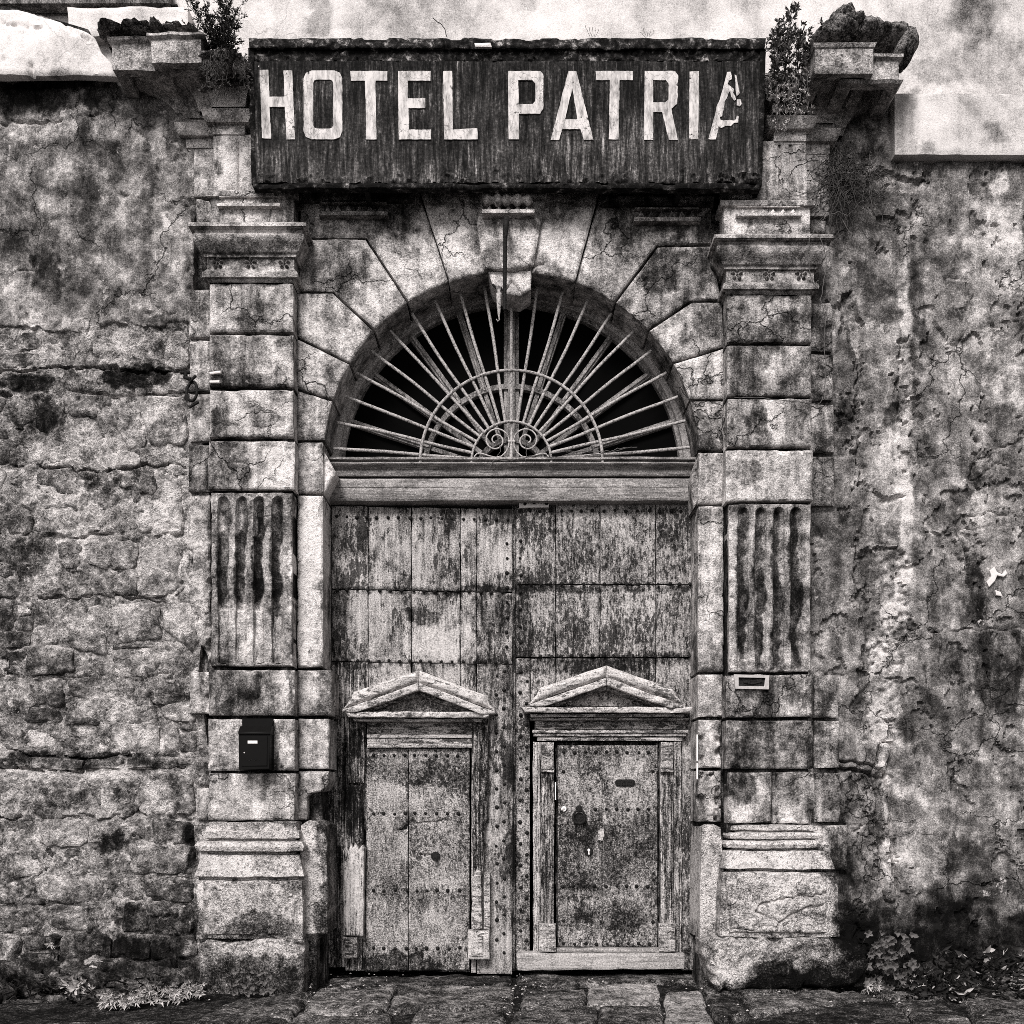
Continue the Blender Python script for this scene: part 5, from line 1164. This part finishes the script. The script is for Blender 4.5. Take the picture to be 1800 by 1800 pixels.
V, F = tube([(X(338, ya) + .045 * math.cos(t * .35), ya - .01 + .02 * math.sin(t * .35), Z(689, ya) + .09 * math.sin(t * .35)) for t in range(19)], .013, 7, cap=False); mesh('ring', V, F, M_irond, ra, sharp=80)
for pts, r in (([(328,654),(326,664),(336,668)], .02), ([(334,672),(345,661)], .012), ([(332,690),(356,687),(382,692)], .011), ([(333,717),(350,707)], .013), ([(318,656),(334,655)], .016)):
    V, F = tube([(X(a, ya), ya - .01, Z(b, ya)) for a, b in pts], r, 7); mesh('spike', V, F, M_irond, ra, sharp=60)
settle(ra)
vt = thing('white_tube_pegs', 'two short white plastic tube ends poking from the left pilaster block joint', 'pipe', (X(378, -.25), -.25, Z(675, -.25)))
for (a, b, c, d) in ((369, 656, 389, 655), (369, 671, 387, 672)):
    V, F = tube([(X(a, -.24), -.235, Z(b, -.24)), (X(c, -.24), -.25, Z(d, -.24))], .012, 8); mesh('tube_end', V, F, M_lab, vt)
settle(vt)

# ------------------------------------------------------------------ plants
def leafmesh(name, mats, parent, items, fold=.25):
    """items: (base, direction, side, length, width): pointed folded leaves"""
    V, F = [], []
    for p, d, s, l, w_ in items:
        d = Vector(d).normalized(); s = Vector(s); s = s - d * s.dot(d)
        if s.length < 1e-4: s = Vector((0, 1, 0.2))
        s.normalize(); nrm = d.cross(s); p = Vector(p); m = len(V)
        V += [tuple(p), tuple(p + d * l * .4 + s * w_ / 2 + nrm * w_ * fold), tuple(p + d * l * .45), tuple(p + d * l * .4 - s * w_ / 2 + nrm * w_ * fold), tuple(p + d * l - nrm * l * .12),
              tuple(p + d * l * .75 + s * w_ * .33 + nrm * w_ * fold * .5), tuple(p + d * l * .75 - s * w_ * .33 + nrm * w_ * fold * .5)]
        F += [[m, m + 1, m + 2], [m, m + 2, m + 3], [m + 1, m + 5, m + 4, m + 2], [m + 2, m + 4, m + 6, m + 3]]
    o = mesh(name, V, F, mats, parent, sharp=0); return o
def rdir(zb=.3, yb=-.2): return Vector((random.uniform(-1, 1), random.uniform(-1, 1) + yb, random.uniform(-1, 1) + zb))
def shrub(name, label, cat, root, stems, nlen, leafm, stemm, ll, lw, dens, droop=0., group=None, sr=.006, jit=.05, zb=.3):
    """stems: list of poly-lines in metres; twigs and leaves grow along them"""
    t = thing(name, label, cat, root, group); V, F = [], []; it = []
    for st in stems:
        P = [Vector(q) for q in st]; L_ = sum((b - a).length for a, b in zip(P, P[1:]))
        n = max(4, int(L_ / .03)); pts = []
        for i in range(n + 1):
            f = i / n * (len(P) - 1); k_ = min(int(f), len(P) - 2); q = P[k_].lerp(P[k_ + 1], f - k_)
            q = q + Vector((random.uniform(-1, 1), random.uniform(-1, 1), random.uniform(-1, 1))) * jit * .2; pts.append(q)
        tube(pts, sr, 5, V, F, rs=[sr * (1 - .6 * i / n) for i in range(n + 1)])
        for i in range(1, n + 1):
            for _ in range(dens):
                if random.random() < .35 and nlen > 0:
                    d = rdir(zb); d.normalize(); e = pts[i] + d * nlen * random.uniform(.4, 1) + Vector((0, 0, -droop * nlen))
                    tube([pts[i], pts[i].lerp(e, .5) + Vector((0, 0, .01)), e], sr * .4, 4, V, F)
                    for f in (.3, .5, .7, .85, 1.):
                        q = pts[i].lerp(e, f)
                        for s_ in (-1, 1): it.append((q, (d + rdir(.2) * .8), rdir(), ll * random.uniform(.6, 1.15), lw * random.uniform(.7, 1.1)))
                else: it.append((pts[i], rdir(zb), rdir(), ll * random.uniform(.6, 1.15), lw * random.uniform(.7, 1.1)))
    mesh('stems', V, F, stemm, t, sharp=0); o = leafmesh('foliage', leafm, t, it)
    settle(t); return t
random.seed(31)
# bush on the left cornice
b0 = (X(395, -.4), -.35, Z(118, -.4)); st = []
for i in range(24):
    a = random.uniform(-1, 1); ex = 376 + 48 * a; ey = random.uniform(-25, 70) + 25 * abs(a)
    st.append([(X(random.uniform(382, 405), -.4), -.35 + random.uniform(-.1, .1), Z(random.uniform(100, 122), -.4)), (X((ex + 392) / 2 - 4 * a, -.4), -.4 + random.uniform(-.15, .15), Z((ey + 115) / 2, -.4)), (X(ex, -.4), -.38 + random.uniform(-.22, .2), Z(ey, -.4))])
shrub('wild_bush', 'dark feathery bush growing on the broken cornice left of the sign', 'bush', b0, st, .09, M_leafd, M_stem, .032, .008, 4, sr=.004)
st = []
for i in range(24):
    a = random.uniform(345, 432); st.append([(X(a, -.5), -.45, Z(random.uniform(88, 120), -.5)), (X(a + 5, -.6), -.58, Z(random.uniform(100, 140), -.5)), (X(a + random.uniform(-10, 16), -.55), -.55, Z(random.uniform(120, 165), -.5))])
shrub('hanging_weeds', 'dry fine weeds hanging over the cornice edge beneath the dark bush', 'weeds', (X(395, -.5), -.5, Z(120, -.5)), st, .06, M_leafm, M_stemd, .025, .006, 2, droop=.4, sr=.003)
# shrub between sign and right cornice
st = []
for i in range(26):
    x0 = random.uniform(1352, 1428); y0 = random.uniform(100, 175); tall = random.random()
    st.append([(X(x0, -.45), -.35 + random.uniform(-.12, .1), Z(y0, -.45)), (X(x0 + random.uniform(-10, 10), -.45), -.42 + random.uniform(-.12, .12), Z(y0 - 35, -.45)), (X(min(1436, max(1346, x0 + random.uniform(-16, 14))), -.45), -.42 + random.uniform(-.1, .1), Z(y0 - (40 + 70 * tall * tall), -.45))])
for a, b in ((1425,38),(1418,30),(1436,42),(1452,32),(1462,36)): st.append([(X(1428, -.45), -.3, Z(95, -.45)), (X((a + 1428) / 2, -.45), -.35, Z(66, -.45)), (X(a, -.45), -.35, Z(b, -.45))])
shrub('caper_shrub', 'leafy shrub sprouting in the gap between the sign and the right cornice', 'bush', (X(1390, -.4), -.4, Z(170, -.4)), st, .06, M_leafm, M_stem, .04, .016, 2, sr=.004)
st = []
for i in range(16):
    x0 = random.uniform(1352, 1425); y0 = random.uniform(110, 150)
    st.append([(X(x0, -.5), -.45, Z(y0, -.5)), (X(x0 + random.uniform(-12, 12), -.5), -.5, Z(y0 + 30, -.5)), (X(x0 + random.uniform(-14, 14), -.45), -.46, Z(y0 + random.uniform(45, 90), -.5))])
shrub('trailing_plant', 'pale stringy trailing stems hanging below the shrub right of the sign', 'plant', (X(1390, -.45), -.45, Z(200, -.45)), st, .06, M_leafl, M_stemd, .03, .012, 1, droop=.5, sr=.004)
# dry tangle on the right wall
def twigs(name, label, cat, cx, cy, n, spread, mat, y_, r=.0035, leaf=None, ln=0, grav=30):
    t = thing(name, label, cat, (X(cx, y_), y_, Z(cy, y_))); V, F = [], []; it = []
    for i in range(n):
        x, y = cx + random.gauss(0, spread * .35), cy + random.gauss(0, spread * .3); a = random.uniform(0, 6.28); dd = y_ + random.uniform(-.12, .03); P = []
        for j in range(random.randint(5, 13)):
            P.append((X(x, dd), dd, Z(y, dd))); x += 7 * math.cos(a); y += 7 * math.sin(a) + grav * .1; a += random.uniform(-.7, .7)
            if leaf and random.random() < .5: it.append((P[-1], rdir(-.2), rdir(), ln * random.uniform(.5, 1.2), ln * .45))
        tube(P, r * random.uniform(.5, 1.2), 4, V, F)
    mesh('stems', V, F, mat, t, sharp=0)
    if it: leafmesh('foliage', leaf, t, it)
    settle(t)
twigs('dry_creeper', 'tangled dry creeper clinging beside the right pier below the cornice', 'creeper', 1475, 310, 150, 60, M_stem, -.08, .0035, M_leafd, .025, grav=34)
twigs('dry_creeper', 'thin dead creeper twigs spreading over the right wall from the dark tangle', 'creeper', 1515, 315, 70, 75, M_stemd, -.04, .0025, M_leafm, .02, grav=6)
cr = thing('hanging_vine', 'long thin bare vine looping in front of the right capital', 'vine', (X(1430, -.42), -.4, Z(520, -.42)))
for pts in ([(1490,380),(1475,372),(1455,378),(1435,395),(1424,420),(1419,450),(1424,480),(1432,500),(1440,492)], [(1428,395),(1440,415),(1450,440),(1453,470),(1447,500),(1442,530)], [(1480,385),(1495,410),(1505,435)], [(1445,530),(1450,560),(1449,600),(1451,650),(1450,700),(1438,712),(1420,708),(1340,700),(1290,698)]):
    wig(pts, -.40 if pts[0][1] < 500 else -.30 if pts[-1][0] < 1400 else -.1, .0035, 'stem', M_stemd, cr, am=1.2)
settle(cr)
wigt = thing('dry_twig', 'single thin dry twig curling up from the top edge of the sign', 'twig', (X(785, -.6), -.6, Z(64, -.6)))
wig([(785,65),(783,52),(775,42),(761,32)], -.6, .0035, 'stem', M_stem, wigt, am=.6); settle(wigt)
for (a, b, lab) in ((1042, 48, 'dry seed stalks on top of the sign, the left of the two sprigs'), (1138, 52, 'dry seed stalks on top of the sign, the right of the two sprigs')):
    t_ = thing('seed_stalks', lab, 'weeds', (X(a, -.6), -.6, Z(66, -.6)), 'seed stalks on the sign top')
    for j in range(5): wig([(a + j * 2 - 4, 65), (a + j * 5 - 10, b + 6), (a + j * 6 - 13, b + random.uniform(-4, 4))], -.6, .0018, 'stem', M_stemd, t_, am=.8, n=3)
    settle(t_)
# broad-leaved weeds at the foot of the right plinth
def rosette_plant(name, label, cat, px, py, depth, n, sx, sy, ll, lw, mat, group=None, stem=True, seed=1):
    random.seed(seed); t = thing(name, label, cat, (X(px, depth), depth, max(GZ, Z(py + sy, depth))), group); V, F = [], []; it = []
    for i in range(n):
        x, y = px + random.uniform(-sx, sx), py + random.uniform(-sy, sy); dd = depth + random.uniform(-.12, .1)
        zc = Z(y, dd); c = Vector((X(x, dd), dd, zc if zc > GZ + .03 else GZ + random.uniform(.02, .11)))
        tube([(c.x + random.uniform(-.05, .05), dd + .06, max(GZ, c.z - .12)), tuple(c)], .003, 4, V, F)
        for j in range(random.randint(4, 6)):
            a = j * 1.3 + random.random(); it.append((c, (math.cos(a) + random.uniform(-.3, .3), -.55 - .5 * random.random(), math.sin(a) * .8 + random.uniform(-.5, .4)), (-math.sin(a), 0, math.cos(a)), ll * random.uniform(.6, 1.1), lw * random.uniform(.8, 1.1)))
    mesh('stems', V, F, M_stem, t, sharp=0); leafmesh('foliage', mat, t, it, fold=.15); settle(t)
rosette_plant('nettle_clump', 'dark clump of broad pointed leaves at the right foot of the right plinth', 'plant', 1565, 1688, -.35, 95, 42, 52, .052, .034, M_leafm, seed=3)
rosette_plant('small_leaf_plant', 'small round-leaved plant growing at the foot of the left plinth', 'plant', 448, 1733, -.50, 60, 38, 26, .032, .026, M_leafm, seed=5)
rosette_plant('pale_weed', 'pale star-shaped weed beside the right plinth on the paving', 'weed', 1536, 1734, -.55, 9, 14, 4, .06, .012, M_leafl, seed=6)
rosette_plant('pale_fern', 'pale dry fern tuft low on the rubble wall foot at far left', 'weed', 138, 1745, -.55, 22, 24, 20, .09, .025, M_leafl, seed=7)
for i, (px, py, sx, sy, n, lab) in enumerate([(215,1785,30,12,34,'pale shrivelled weeds at the lower left edge of the paving'),(275,1768,36,10,34,'pale shrivelled weeds nearer the left plinth, middle of three tufts'),(325,1748,26,9,26,'pale shrivelled weeds right against the left plinth')]):
    rosette_plant('dry_weeds', lab, 'weeds', px, py, -.75 + .18 * (i - 1), n * 2, sx * 1.2, sy * 1.3, .06, .012, M_leafl, 'dry weeds along the foot of the rubble wall', seed=20 + i)
rosette_plant('pale_weed', 'tiny pale weed at the extreme left edge low on the wall', 'weed', 4, 1722, -.4, 8, 12, 12, .06, .03, M_leafl, seed=9)
rosette_plant('cobweb_tuft', 'little whitish dry tuft on the rubble wall above the rock ledge', 'weed', 90, 1662, -.12, 5, 10, 10, .05, .008, M_leafl, seed=10)
# grassy undergrowth along the right wall foot (nobody could count it)
random.seed(8); it = []; it2 = []
for i in range(1500):
    px = random.uniform(1590, 2000); d = random.uniform(-.75, -.08); top = 1.2 - abs(d) * .9
    h = random.uniform(0, .42) * top * (1 if px > 1640 else .6)
    p = (X(px, d), d, GZ + h * .8)
    (it2 if random.random() < .12 else it).append((p, (random.uniform(-1, 1), -.6 + random.uniform(-.6, .4), random.uniform(-.5, .9)), rdir(), random.uniform(.04, .12), random.uniform(.012, .045)))
for nm, ii, m_ in (('undergrowth', it, M_leafd), ('dry_undergrowth', it2, M_leafl)):
    o = leafmesh(nm, m_, None, ii); o['kind'] = 'stuff'
random.seed(9); it = []
for i in range(500):
    px = random.uniform(-200, 345); d = random.uniform(-.9, -.3)
    it.append(((X(px, d), d, GZ + random.uniform(.0, .16)), (random.uniform(-1, 1), -.5, random.uniform(-.3, .8)), rdir(), random.uniform(.04, .1), random.uniform(.01, .03)))
o = leafmesh('undergrowth', M_leafd, None, it); o['kind'] = 'stuff'
# rocks at the foot of the rubble wall
random.seed(14)
RK = [(40,1722,.42,.22,.16,'broad flat dark rock at the far left wall foot'),(150,1716,.40,.2,.14,'flat dark rock left of the pale boulder'),(168,1698,.09,.09,.08,'small pale rounded stone on the rock ledge'),(250,1725,.38,.2,.15,'long dark rock below the pale rounded stone'),
      (325,1730,.22,.18,.14,'dark rock touching the left plinth'),(-60,1735,.4,.3,.2,'dark rock beyond the left edge of the wall foot'),(60,1778,.5,.2,.12,'low slab-like rock in the lower left corner'),(190,1760,.35,.15,.09,'low dark rock behind the dry fern')]
for i, (px, py, rx, ry, rz, lab) in enumerate(RK):
    d = -.25 if py < 1735 else -.6
    V, F = [], []; blob(X(px, d), d, Z(py, d), rx, ry, rz, V, F, 11 * i + 5, .45, 30)
    o = mesh('rock', V, F, M_rub, None, [.8 if 'small pale' in lab else -.9] * len(V), sharp=80); tag(o, lab, 'rock', 'rocks along the foot of the rubble wall')
# specks of litter and grit
random.seed(77); V, F = [], []
for i in range(260):
    px = random.choice([random.uniform(540, 700), random.uniform(880, 960), random.uniform(1150, 1620), random.uniform(350, 1750)]); py = random.uniform(1716, 1798); a, b = gp(px, py); s = random.uniform(.003, .011); m = len(V)
    z = GZ + .035
    V += [(a - s, b - s, z), (a + s, b - s * .6, z), (a + s * .7, b + s, z), (a - s, b + s * .8, z), (a, b, z + s)]; F += [[m, m + 1, m + 4], [m + 1, m + 2, m + 4], [m + 2, m + 3, m + 4], [m + 3, m, m + 4]]
o = mesh('litter', V, F, M_leafl, None, sharp=0); o['kind'] = 'stuff'
